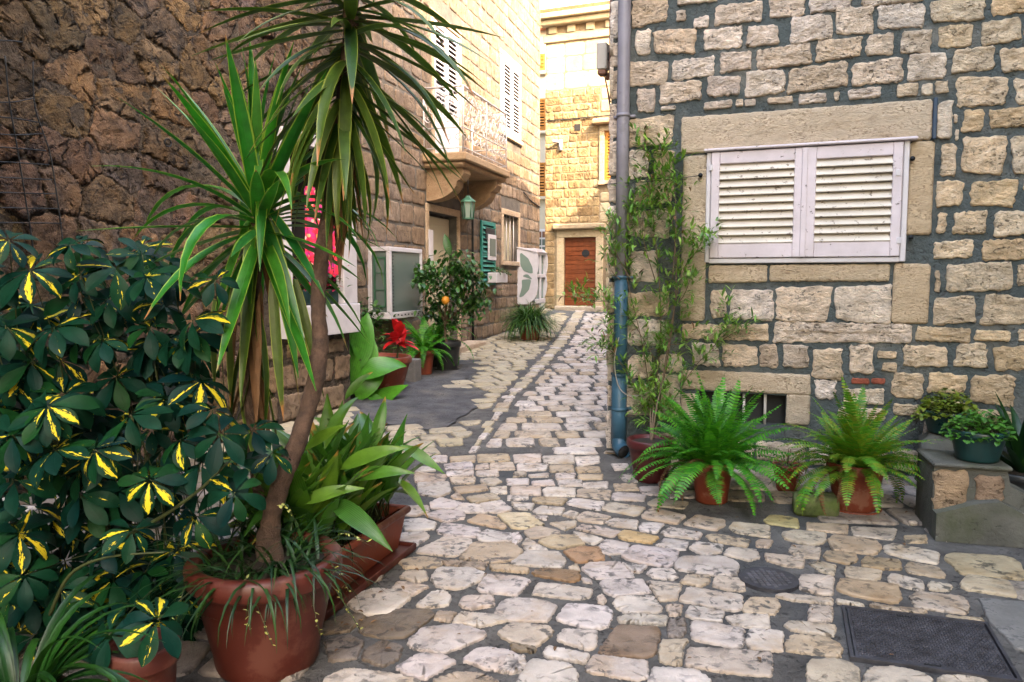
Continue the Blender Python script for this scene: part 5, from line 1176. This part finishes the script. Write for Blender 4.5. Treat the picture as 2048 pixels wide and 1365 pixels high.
# cables strung between the houses
def cable(name, label, pts, r, mat): o = obj(name, *tube(smooth_path(pts, 8), r, 5), mat, origin=pts[0]); props(o, label, 'cable'); return o
pe = at(1090, 243, 20.95); a_ = W1.P(.02, W1.uv(1225, 230)[1], .02)
cable('overhead_cable', 'thin dark cable crossing the end house at the height of its hooded window', [W3.P(E0+.05, W3.uv(1092, 243)[1], .03), W3.P(E0+1.0, W3.uv(1150, 238)[1], .03), W3.P(2.6, W3.uv(1222, 229)[1], .05)], .016, m_wire)
cable('clothes_line', 'thin wire from a wall peg beside the shutters to the alley corner', [W1.P(*W1.uv(1402, 353), .05), W1.P(*W1.uv(1310, 366), .10), W1.P(*W1.uv(1216, 372), .10)], .003, m_wire)
cable('wall_cable', 'dark cable looping along the balcony house below its upper shutters', [W2.P(uw(1045), W2.uv(1045, 385)[1], .03), W2.P(uw(1060), W2.uv(1060, 402)[1], .03), W2.P(UE-.05, W2.uv(1078, 415)[1], .03)], .014, m_wire)

# ------------------------------------------------------------ stone pillar and its pots, right edge
sp_ = ground(1862, 1075); 
T9 = thing('stone_bench', 'low mossy bench end of two stones set in concrete, carrying plant pots', 'bench', sp_)
WBn = Wall(ground(1862, 1072), (.965, -.26)); WBn.O.z = 0
q = WBn.rect(1862, 2008, 935, 1040); hz = q[3]
obj('concrete_body', *prism([(0, 0), (1.0, 0), (1.0, .14), (.62, .17), (q[1]+.03, .30), (q[1]+.01, hz), (.0, hz)], WBn.P, -.34, -.0), m_conc, T9, smooth=False)
wall_stone(WBn, (1866, 1932, 940, 1030), 'stone', m_lime, T9, .02, .004, (.60, .48, .34), bev=.02); wall_stone(WBn, (1950, 2006, 950, 1025), 'stone', m_lime, T9, .02, .004, (.52, .42, .33), bev=.02)
obj('concrete_toe', *prism([(0, 0), (1.0, 0), (1.0, .07), (.5, .13), (.30, .235), (.20, .22), (.0, .15)], WBn.P, .001, .085), m_conc, T9, smooth=False)
slab_ = obj('top_slab', *cbox(WBn.P(q[1]/2+.01, hz+.006, -.16), WBn.U, WBn.N, (0, 0, 1), q[1]/2+.02, .185, .012, .008), m_conc, T9, smooth=False)
def tufty(T, c, r, hgt, n, mat, L=.035, Wd=.026, seed=0, name='leaves', droop=.5):
    rng = random.Random(seed); a = Acc(); st = Acc(); gs = [leaf_geo(L, Wd, b, .2, 'ovate', 4) for b in (.3, .8)]
    for i in range(n):
        az = rng.uniform(0, 6.28); rr_ = r*sqrt(rng.random()); z = hgt*(1-(rr_/r)**2)*rng.uniform(.2, 1)-droop*hgt*max(0, rr_/r-.75)*2
        p = c+V((cos(az)*rr_, sin(az)*rr_, z)); d = sph(rng.uniform(0, 6.28), rng.uniform(-.5, .7)); g = rng.choice(gs); a.add(g[0], g[1], g[2], dirmat(p, d, s=rng.uniform(.6, 1.25)))
        if i % 6 == 0: st.add(*tube([c+V((0, 0, -.03)), c.lerp(p, .6)+V((0, 0, .02)), p], .0015, 4))
    a.obj(name, mat, T, kind='stuff'); st.obj('stems', m_stem, T, kind='stuff')
ptop = hz+.020
c = WBn.P(WBn.uv(1953, 930, -.12)[0], ptop, -.12)
T = thing('potted_herb', 'bright green small-leaved plant in a dark teal pot on the stone bench', 'plant', c); mk_pot(T, c, .135, .10, .17, m_teal, .018); tufty(T, c+V((0, 0, .16)), .17, .12, 520, m_clov, .032, .026, 2)
cb = W1.P(W1.uv(1893, 860, .24)[0], 0, .24); hb = W1.uv(1893, 868, .24)[1]
o = lump('plant_block', 'stone block behind the bench under the dark teal pot of yellowing leaves', V((cb.x, cb.y, 0)), .15, .13, hb/2, m_conc, 6, 'block', -.3)
c = V((cb.x, cb.y, hb+.01)); T = thing('potted_vine', 'yellow-green trailing plant in a dark teal pot behind the stone bench', 'plant', c); mk_pot(T, c, .145, .105, .15, m_teal, .018); tufty(T, c+V((0, 0, .14)), .19, .15, 620, m_lime2, .034, .030, 5); 
tw = Acc()
for i in range(40):
    s = rp.random(); p = c+V((-.02+.35*s, -.10-.12*s, .12-.10*s+rp.uniform(-.03, .03))); g = leaf_geo(.036, .03, .5, .2, 'ovate', 4); tw.add(g[0], g[1], g[2], dirmat(p, sph(rp.uniform(0, 6.28), rp.uniform(-.5, .6)), s=rp.uniform(.6, 1.2)))
tw.obj('trailing_leaves', m_lime2, T, kind='stuff')
c = at(2040, 985, 4.55); c = V((c.x, c.y, 0))
T = thing('agave_plant', 'dark spiky sword-leaved plant at the right edge behind the bench', 'plant', c); mk_pot(T, c, .15, .12, .22, m_blackpot, .02)
ag = [leaf_geo(.5, .06, b, .45, 'sword', 7) for b in (.2, .6, .9)]; agm = [to_mesh('sword_leaf', g[0], g[1], m_grassd, True, g[2]) for g in ag]
for i in range(26): d = sph(i*2.4, radians(rp.uniform(30, 85))); inst('leaf', rp.choice(agm), dirmat(c+V((0, 0, .2)), d, s=rp.uniform(.7, 1.15)), T)
lit = Acc()
for i in range(60): p = ground(rp.uniform(1990, 2110), rp.uniform(960, 1030)); g = leaf_geo(.05, .025, .8, .3, 'ovate', 4); lit.add(g[0], g[1], g[2], dirmat(V((p.x, p.y+.15, rp.uniform(.02, .10))), sph(rp.uniform(0, 6.28), rp.uniform(-.4, .4))))
props(lit.obj('fallen_leaves', m_dead, None, kind='stuff'), 'dry brown leaves fallen behind the bench', None)

# ------------------------------------------------------------ iron covers in the pavement
q = [ground(*p) for p in ((1683, 1217), (1975, 1252), (2046, 1372), (1700, 1322))]
T10 = thing('access_cover', 'large rectangular dark iron access cover with diamond tread in the pavement', 'cover', (q[0]+q[2])/2)
def bil(s, t, z): p = (q[0]*(1-s)+q[1]*s)*(1-t)+(q[3]*(1-s)+q[2]*s)*t; return V((p.x, p.y, z))
def bpan(s0, s1, t0, t1, z0, z1): return [bil(s0, t0, z0), bil(s0, t1, z0), bil(s1, t1, z0), bil(s1, t0, z0), bil(s0, t0, z1), bil(s0, t1, z1), bil(s1, t1, z1), bil(s1, t0, z1)], [[0, 1, 5, 4], [1, 2, 6, 5], [2, 3, 7, 6], [3, 0, 4, 7], [4, 5, 6, 7]]
obj('plate', *bpan(.035, .965, .04, .955, -.02, .012), m_grate, T10, smooth=False)
fr = Acc()
for z in ((0, 1, 0, .03), (0, 1, .97, 1), (0, .022, .03, .97), (.978, 1, .03, .97)): fr.add(*bpan(*z, -.02, .016))
fr.obj('frame', m_grate, T10, smooth=False)
td = Acc(); nx, ny = 46, 24
for i in range(nx):
    for j in range(ny):
        s, t = .05+.9*(i+.5)/nx, .06+.88*(j+.5)/ny; a, b = .0085, .0055; e = 1 if (i+j) % 2 else -1
        td.add([bil(s-a, t-e*b*1.6, .0125), bil(s+a*.3, t-b*.4, .0125), bil(s+a, t+e*b*1.6, .0125), bil(s-a*.3, t+b*.4, .0125), bil(s, t, .0185)], [[0, 1, 4], [1, 2, 4], [2, 3, 4], [3, 0, 4]])
td.obj('tread', m_stud, T10, kind='stuff', smooth=False)
for s, t in ((.38, .07), (.45, .92)): obj('lifting_slot', *bpan(s, s+.10, t, t+.022, .0, .0145), m_black, T10, smooth=False)
c = ground(1537, 1163); r = (ground(1595, 1163)-ground(1480, 1163)).length/2
T11 = thing('manhole_cover', 'small round cast iron manhole cover among the cobbles', 'cover', c)
obj('plate', *lathe(c, [(.001, -.02), (r*.88, -.02), (r*.88, .009), (.001, .009)], 40), m_grate, T11, smooth=False)
obj('frame', *lathe(c, [(r*.90, -.02), (r, -.02), (r, .016), (r*.91, .016)], 40), m_grate, T11, smooth=False)
rb = Acc()
for i in range(-4, 5):
    for j in range(-4, 5):
        x, y = i*r*.19, j*r*.19
        if math.hypot(x, y) < r*.78: rb.add(*cbox(c+V((x, y, .0115)), (1, .1, 0), (-.1, 1, 0), (0, 0, 1), r*.072, r*.072, .007, .002))
rb.obj('raised_studs', m_stud, T11, kind='stuff', smooth=False)

# ------------------------------------------------------------ things along the balcony house
# white display cases
def clear_case(name, label, W, u0, u1, z0, z1, d, kind):
    T = thing(name, label, 'display case', W.P((u0+u1)/2, z0, d/2), 'white display cases on the balcony house')
    return T
u0 = uw(779, 565)-.02; zz0, zz1 = W2.uv(779, 634)[1], W2.uv(779, 498)[1]; dp = .34
T = thing('display_case', 'white glazed display case with a green inner frame, beside the potted citrus', 'display case', W2.P(u0-.3, zz0, .1), 'white display cases on the balcony house')
ue = uw(812); L_ = .85; P_ = lambda u, z, d_: W2.P(u, z, d_)
ua = uw(735, 565); 
body = Acc()
# side face towards the camera: frame of four bars, then front face likewise
nb = u0-.55
def case(T, ua, ub, z0, z1, d, glas, bar=.055):
    fr = Acc()
    for (a, b, c_, e, f0, f1) in ((ua, ub, z0, z0+bar*1.5, 0, d), (ua, ub, z1-bar, z1, 0, d), (ua, ua+bar, z0+bar*1.5, z1-bar, 0, bar), (ua, ua+bar, z0+bar*1.5, z1-bar, d-bar, d), (ub-bar, ub, z0+bar*1.5, z1-bar, d-bar, d), (ub-bar, ub, z0+bar*1.5, z1-bar, 0, bar)): fr.add(*wbox(W2, a, b, c_, e, f0, f1, .006))
    o = fr.obj('frame', m_white, T, smooth=False)
    obj('front_pane', *wbox(W2, ua+bar, ub-bar, z0+bar*1.5, z1-bar, d-.03, d-.02, 0), glas, T, smooth=False)
    obj('side_pane', *wbox(W2, ua+.02, ua+.03, z0+bar*1.5, z1-bar, bar, d-bar, 0), glas, T, smooth=False)
    obj('back_board', *wbox(W2, ua+bar, ub-bar, z0+bar, z1-bar, .005, .02, 0), m_dim, T, smooth=False)
    return o
cu0 = uw(735, 565); case(T, cu0, cu0+1.05, zz0, zz1, dp, m_glass, .06)
gf = Acc()
za, zb = zz0+.16, zz1-.16
for (c_, e, f0, f1) in ((za, za+.025, .09, dp-.07), (zb, zb+.025, .09, dp-.07), (za, zb, .09, .112), (za, zb, dp-.092, dp-.07), ((za*.65+zb*.35), (za*.65+zb*.35)+.012, .11, dp-.09), ((za*.3+zb*.7), (za*.3+zb*.7)+.012, .11, dp-.09)): gf.add(*wbox(W2, cu0+.008, cu0+.02, c_, e, f0, f1, 0))
gf.obj('green_frame', m_green, T, smooth=False)
dots = Acc()
for i in range(26):
    s = i/25
    if i < 18: uu, z = cu0+.085+.01*sin(i*2.1), zz0+.12+(zz1-zz0-.2)*i/17
    else: uu, z = cu0+.12+(i-18)*.11, zz0+.045+.015*sin(i*3)
    dots.add(*cbox(W2.P(uu, z, dp+.003), W2.U, W2.N, (0, 0, 1), .016, .002, .010, 0))
dots.obj('leaf_ornament', m_black, T, kind='stuff', smooth=False)
# the rounded case farther up
z0 = W2.uv(1034, 609)[1]; z1 = W2.uv(1034, 497)[1]; cu = uw(1034); Hc = z1-z0
T = thing('rounded_display_case', 'white rounded display case with leaf shaped openings by the alley corner', 'display case', W2.P(cu+.3, z0, .2), 'white display cases on the balcony house')
pr = [(0, 0), (.22, 0), (.36, .05), (.45, .16), (.485, .33), (.47, .46), (.455, .52), (.485, .62), (.50, .76), (.48, .90), (.40, 1.0), (0, 1.0)]
pr = smooth_poly([(a, z0+b*Hc*(1 if a else 1)) for a, b in pr], .12, 1)
obj('side_board', *prism(pr, lambda a, b, d: W2.P(cu+d, b, a), 0, .03), m_white, T, smooth=False)
obj('far_board', *prism(pr, lambda a, b, d: W2.P(cu+.78+d, b, a), 0, .03), m_white, T, smooth=False)
lf = lambda pts: smooth_poly([(a*.5, z0+b*Hc) for a, b in pts], .08, 2)
for pts in ([(.14, .90), (.20, .92), (.52, .82), (.72, .66), (.74, .55), (.55, .56), (.30, .60), (.16, .70)], [(.10, .12), (.28, .14), (.56, .26), (.66, .42), (.60, .45), (.22, .44), (.24, .32)], [(.26, .50), (.50, .47), (.66, .44), (.70, .46), (.50, .54), (.34, .53)]):
    obj('leaf_pane', *prism(lf(pts), lambda a, b, d: W2.P(cu+d, b, a), -.006, .001), m_frost, T, smooth=False)
fr = Acc()
for c_, e in ((z0+.02, z0+.12), (z1-.14, z1-.06), (z0+.48*Hc, z0+.54*Hc)): fr.add(*wbox(W2, cu+.031, cu+.779, c_, e, .40, .45, .005))
fr.add(*wbox(W2, cu+.031, cu+.779, z1-.05, z1-.002, .0, .40, .004)); fr.add(*wbox(W2, cu+.031, cu+.779, z0, z0+.04, .0, .34, .004)); fr.add(*wbox(W2, cu+.37, cu+.43, z0+.12, z1-.14, .40, .445, .005)); fr.obj('front_frame', m_white, T, smooth=False)
obj('front_pane', *wbox(W2, cu+.031, cu+.779, z0+.06, z1-.06, .385, .395, 0), m_frost, T, smooth=False)
obj('case_top', [W2.P(cu-.02, z1+.012, 0), W2.P(cu+.83, z1+.012, 0), W2.P(cu+.83, z1-.10, .47), W2.P(cu-.02, z1-.10, .47), W2.P(cu-.02, z1+.03, 0), W2.P(cu+.83, z1+.03, 0), W2.P(cu+.83, z1-.08, .48), W2.P(cu-.02, z1-.08, .48)], [[0, 1, 2, 3], [7, 6, 5, 4], [3, 2, 6, 7], [0, 3, 7, 4], [2, 1, 5, 6]], m_white, T, smooth=False)
# lantern under the balcony
lc = at(936, 398, 12.2); 
T = thing('hanging_lantern', 'green metal lantern hanging under the balcony', 'lantern', lc)
R4 = [(V((cos(pi/4+k*pi/2), sin(pi/4+k*pi/2), 0))) for k in range(4)]
obj('cap', *lathe(lc, [(.09, -.06), (.125, -.055), (.115, -.03), (.05, .02), (.03, .05), (.001, .055)], 6), m_green, T, smooth=False)
cg = Acc()
for k in range(6): dv = V((cos(k*pi/3), sin(k*pi/3), 0)); cg.add(*tube([lc+dv*.105-V((0, 0, .055)), lc+dv*.085-V((0, 0, .31))], .009, 5))
cg.obj('cage', m_green, T); obj('glass', *lathe(lc-V((0, 0, .31)), [(.075, 0), (.09, .25)], 6), m_frost, T, smooth=False); obj('base', *lathe(lc-V((0, 0, .335)), [(.04, 0), (.1, .01), (.1, .03)], 6), m_green, T, smooth=False)
obj('chain', *tube([lc+V((0, 0, .05)), V((lc.x, lc.y, bz-.215))], .008, 5), m_black, T)
# white flower box by the teal shutter
q = rc2(968, 991, 546, 566); c = W2.P((q[0]+q[1])/2, q[2], .17)
T = thing('flower_box', 'small white flower box with green sprigs fixed by the teal shutter', 'flower box', c)
obj('box', *wbox(W2, q[0], q[1], q[2], q[3], .07, .26, .01), m_white, T, smooth=False); obj('holder', *wbox(W2, q[0]+.1, q[1]-.1, q[2]+.05, q[2]+.09, .0, .068, .003), m_black, T, smooth=False)
tufty(T, W2.P((q[0]+q[1])/2, q[3]-.01, .165), .26, .16, 200, m_bush, .05, .03, 9, droop=.3)
# citrus in a black pot, ferns and other pots in front of the balcony house
def spot(px, py): p = ground(px, py); return p
c = spot(893, 742)+V((0, .1, 0)); c.z = gz(c.x, c.y)
T = thing('potted_citrus', 'leafy citrus bush with one orange fruit in a tall dark pot', 'plant', c); mk_pot(T, c, .19, .14, .42, m_blackpot, .03, True)
cz = at(895, 590, c.y); cr = Acc(); gs = [leaf_geo(.12, .055, b, .25, 'ovate', 5) for b in (.3, .8, 1.2)]; brs = Acc()
tr_ = [c+V((0, 0, .35)), at(890, 650, c.y), cz]; obj('trunk', *tube(smooth_path(tr_), .018, 7), m_twig, T)
rng = random.Random(77)
cl = [(860, 545, .20), (905, 530, .24), (940, 560, .22), (885, 590, .26), (935, 610, .22), (955, 600, .18), (850, 560, .18), (895, 640, .22), (870, 620, .2), (930, 540, .2), (912, 570, .25)]
for px, py, r in cl:
    k = at(px, py, c.y+rng.uniform(-.25, .25)); brs.add(*tube([tr_[1], (tr_[1]+k)/2+V((0, 0, .05)), k], .007, 5))
    for i in range(130):
        p = k+V((rng.gauss(0, 1), rng.gauss(0, 1), rng.gauss(0, .8)))*r*.55; g = rng.choice(gs); cr.add(g[0], g[1], g[2], dirmat(p, sph(rng.uniform(0, 6.28), rng.uniform(-.9, .5)), s=rng.uniform(.6, 1.15)))
cr.obj('foliage', m_citr, T, kind='stuff'); brs.obj('branches', m_twig, T, kind='stuff')
obj('fruit', *lathe(at(891, 601, c.y-.3), [(.001, -.062), (.04, -.048), (.062, 0), (.04, .048), (.001, .06)], 14), m_orangef, T)
g = leaf_geo(.34, .12, .2, .2, 'ovate', 8); p = at(900, 512, c.y-.2); inst('tall_leaf', to_mesh('tall_leaf', g[0], g[1], m_citr, True, g[2]), dirmat(p, at(889, 468, c.y-.2)-p, (0, -1, .2), .95), T)
def fernpot(label, px, py, rt, h, L, n, potm, seed, fm=None, saucer=False):
    c = spot(px, py); c = V((c.x, c.y+rt*.8, gz(c.x, c.y))); T = thing('potted_fern', label, 'fern', c, 'ferns along the balcony house'); mk_pot(T, c, rt, rt*.75, h, potm, .02, saucer)
    rng = random.Random(seed); me = []
    for i, b in enumerate((1.0, 1.7, 2.3)): g = frond_geo(L, b, 11, L*.12, seed+i); me.append(to_mesh('fern_blade', g[0], g[1], fm or m_fern, True, g[2]))
    for i in range(n): d = sph(i*2.4+rng.uniform(-.3, .3), radians(rng.uniform(10, 85))); inst('frond', rng.choice(me), dirmat(c+V((0, 0, h*.88)), d, s=rng.uniform(.7, 1.15)), T)
    return T
fernpot('arching green fern in a mossy terracotta pot, between grey block and dark pot', 846, 752, .14, .34, .55, 44, m_terra, 5)
fernpot('dark fern spreading over the doorstep from a low black pot', 872, 735, .13, .40, .7, 34, m_blackpot, 6, saucer=True)
# red pot with canna and the red flower
c = spot(745, 792); c = V((c.x, c.y+.25, gz(c.x, c.y)))
T = thing('potted_canna', 'large bright canna leaves with one red flower in a red clay pot', 'plant', c); mk_pot(T, c, .40, .30, .44, m_terra, .045)
CG = [leaf_geo(.62, .26, b, .25, 'ovate', 9, wave=.008, seed=i) for i, b in enumerate((.5, .9, 1.3))]; cm = [to_mesh('canna_blade', g[0], g[1], m_cann, True, g[2]) for g in CG]
LF = [(705, 745, 738, 640, 1.15, (.6, -1, .4)), (700, 790, 752, 680, 1.0, (.8, -1, .5)), (710, 760, 788, 705, 1.1, (.2, -1, 1)), (705, 850, 790, 765, .9, (0, -.6, 1)), (700, 700, 720, 640, 1, (1, -.5, .1)), (712, 800, 760, 735, .9, (.4, -1, .6)), (720, 720, 705, 655, 1, (1, -.8, .2)), (730, 790, 770, 800, .8, (0, -.7, 1))]
for i, (a, b, px, py, s, up) in enumerate(LF):
    p, q_ = at(a, b, c.y-.55), at(px, py, c.y-.55-.05*(i % 3)); inst('leaf', cm[i % 3], dirmat(p, q_-p, up, (q_-p).length/.55), T)
    obj('leaf_stalk', *tube([V((c.x+.04*i-.15, c.y, c.z+.38)), (p+V((c.x, c.y, c.z+.38)))/2, p], .012, 6), m_stem, T)
fp = at(797, 684, c.y-.2); obj('flower_stem', *tube(smooth_path([V((c.x+.1, c.y, c.z+.38)), at(790, 740, c.y-.15), fp]), .012, 6), m_stem, T)
pg = [leaf_geo(.17, .085, b, .3, 'ovate', 5) for b in (.3, .7)]; pm = [to_mesh('petal', g[0], g[1], m_redf, True, g[2]) for g in pg]
for i in range(22): d = sph(i*2.4, radians(rp.uniform(-10, 85))); inst('petal', rp.choice(pm), dirmat(fp+V((rp.uniform(-.06, .06), 0, rp.uniform(-.05, .07))), d, s=rp.uniform(.9, 1.45)), T)
# red window-box style trough left of it, grey block, low herb bush
c = spot(818, 766); props(obj('concrete_block', *cbox(c+V((0, .10, .15)), AX, A, (0, 0, 1), .12, .10, .15, .01), m_slab, None, smooth=False, origin=c), 'grey concrete block standing between the red pot and the fern', 'block')
c = at(735, 700, 10.0); c = V((c.x, c.y, gz(c.x, c.y)))
T = thing('herb_bush', 'low bushy herb below the white display case', 'bush', c); mk_pot(T, c, .2, .15, .32, m_blackpot, .02)
cr = Acc(); gs = [leaf_geo(.085, .045, b, .2, 'ovate', 4) for b in (.4, .9)]; bb = Acc()
for px, py, r in ((720, 650, .3), (745, 640, .22), (712, 690, .3), (735, 625, .2), (760, 700, .25), (728, 700, .3)):
    k = at(px, py, 9.9); bb.add(*tube([c+V((0, 0, .3)), k], .006, 5))
    for i in range(75): p = k+V((rng.gauss(0, 1), rng.gauss(0, 1), rng.gauss(0, 1)))*r*.5; g = rng.choice(gs); cr.add(g[0], g[1], g[2], dirmat(p, sph(rng.uniform(0, 6.28), rng.uniform(-.6, .6)), s=rng.uniform(.7, 1.2)))
cr.obj('foliage', m_bush, T, kind='stuff'); bb.obj('stems', m_stem, T, kind='stuff')
# grassy mound by the far corner
c = ground(1060, 683)+V((0, .25, 0)); c.z = gz(c.x, c.y)
T = thing('grassy_pot', 'round mound of fine grassy leaves in a clay pot at the alley corner', 'plant', c); mk_pot(T, c, .23, .17, .30, m_terra, .025)
gr = Acc(); gs = [leaf_geo(.85, .024, b, .2, 'grass', 6) for b in (1.4, 2.0, 2.5)]
for i in range(900): d = sph(rng.uniform(0, 6.28), radians(rng.uniform(15, 88))); g = rng.choice(gs); gr.add(g[0], g[1], g[2], dirmat(c+V((rng.uniform(-.15, .15), rng.uniform(-.15, .15), .27)), d, s=rng.uniform(.6, 1.0)))
gr.obj('grass', m_bush, T, kind='stuff')
# flowers and cloth in the white window on the left
c = W0.P(DW[0]+.45, dz0+.01, -.05)
T = thing('window_flowers', 'pink and red potted flowers on the white window sill behind the yuccas', 'flowers', c); obj('flower_trough', *wbox(W0, DW[0]+.14, DW[1]-.27, dz0+.002, dz0+.14, -.14, .06, .01), m_teal, T, smooth=False)
pk = Acc(); lv = Acc(); pg_ = leaf_geo(.04, .034, .4, .2, 'ovate', 3); lg_ = leaf_geo(.055, .05, .5, .2, 'ovate', 4)
for i in range(320):
    p = W0.P(rng.uniform(DW[0]+.12, DW[1]-.22), dz0+.12+abs(rng.gauss(0, .17)), rng.uniform(-.1, .14)); (pk if i % 2 else lv).add(*((pg_ if i % 2 else lg_)[:3]), dirmat(p, sph(rng.uniform(0, 6.28), rng.uniform(-.5, 1)), s=rng.uniform(.7, 1.3)))
pk.obj('blossoms', m_pinkf, T, kind='stuff'); lv.obj('leaves', m_bush, T, kind='stuff')
cl_ = Acc(); nu, nv = 36, 14; ua_, ub_ = DW[0]+.35, DW[1]-.25; za_, zb_ = dz0+.32, dz0+1.15
for j in range(nv+1):
    for i in range(nu+1): s, t = i/nu, j/nv; cl_.v.append(W0.P(ua_+(ub_-ua_)*s, za_+(zb_-za_)*t-.05*sin(s*9)*(1-t), .03+.03*sin(s*26+t*1.5)*(1-.4*t))); cl_.uv.append((s, t))
for j in range(nv):
    for i in range(nu): k = j*(nu+1)+i; cl_.f.append([k, k+1, k+nu+2, k+nu+1])
props(cl_.obj('hanging_cloth', m_cloth), 'pink and red flowered cloth hanging in the white window', 'cloth')
# garden netting on the rough wall
T = thing('wire_netting', 'dark sagging garden netting hung on the rough wall at the left edge', 'netting', W0.P(*W0.uv(60, 300), .1))
def w0p(px, py, d=.10): u, v = W0.uv(px, py, d); return W0.P(u, v, d)
for path in ([(10, 112), (18, 200), (35, 300), (48, 380), (60, 455), (75, 560)], [(66, 124), (70, 215), (98, 300), (112, 380), (122, 455), (135, 560)], [(-60, 120), (-50, 300), (-30, 455)]): obj('upright_wire', *tube(smooth_path([w0p(*p) for p in path]), .005, 5), m_wire, T)
for y0, y1, y2 in ((202, 205, 196), (232, 236, 246), (262, 270, 268), (290, 296, 302), (322, 325, 330), (352, 356, 360), (384, 386, 388), (415, 416, 418), (445, 446, 447), (80, 82, 85)): obj('cross_wire', *tube(smooth_path([w0p(-70, y0), w0p(20, y1), w0p(70+(y2-200)*.22, y2)]), .004, 5), m_wire, T)
obj('iron_eye', *tube(spiral(w0p(336, 286, .06), W0.U, Z, .03, 1.0, 0, 12, 1, 1), .006, 6), m_black, HL)

# dry bits of leaf and grit lying on the cobbles near the pots
rl = random.Random(91); lt = Acc(); g_ = leaf_geo(.032, .016, .5, .3, 'ovate', 3)
for i in range(170):
    px, py = rl.choice(((rl.uniform(1250, 1860), rl.gauss(1035, 22)), (rl.uniform(640, 860), rl.gauss(1190, 60)), (rl.uniform(760, 1900), rl.uniform(900, 1330)), (rl.uniform(800, 960), rl.gauss(770, 12))))
    if rl.random() < .35: continue
    p = ground(px, py); lt.add(g_[0], g_[1], g_[2], dirmat(p+V((0, 0, .018)), sph(rl.uniform(0, 6.28), rl.uniform(-.05, .3)), s=rl.uniform(.35, 1.0)))
props(lt.obj('leaf_litter', m_dead, None, kind='stuff'), 'small dry leaf bits scattered on the cobbles near the pots', None)
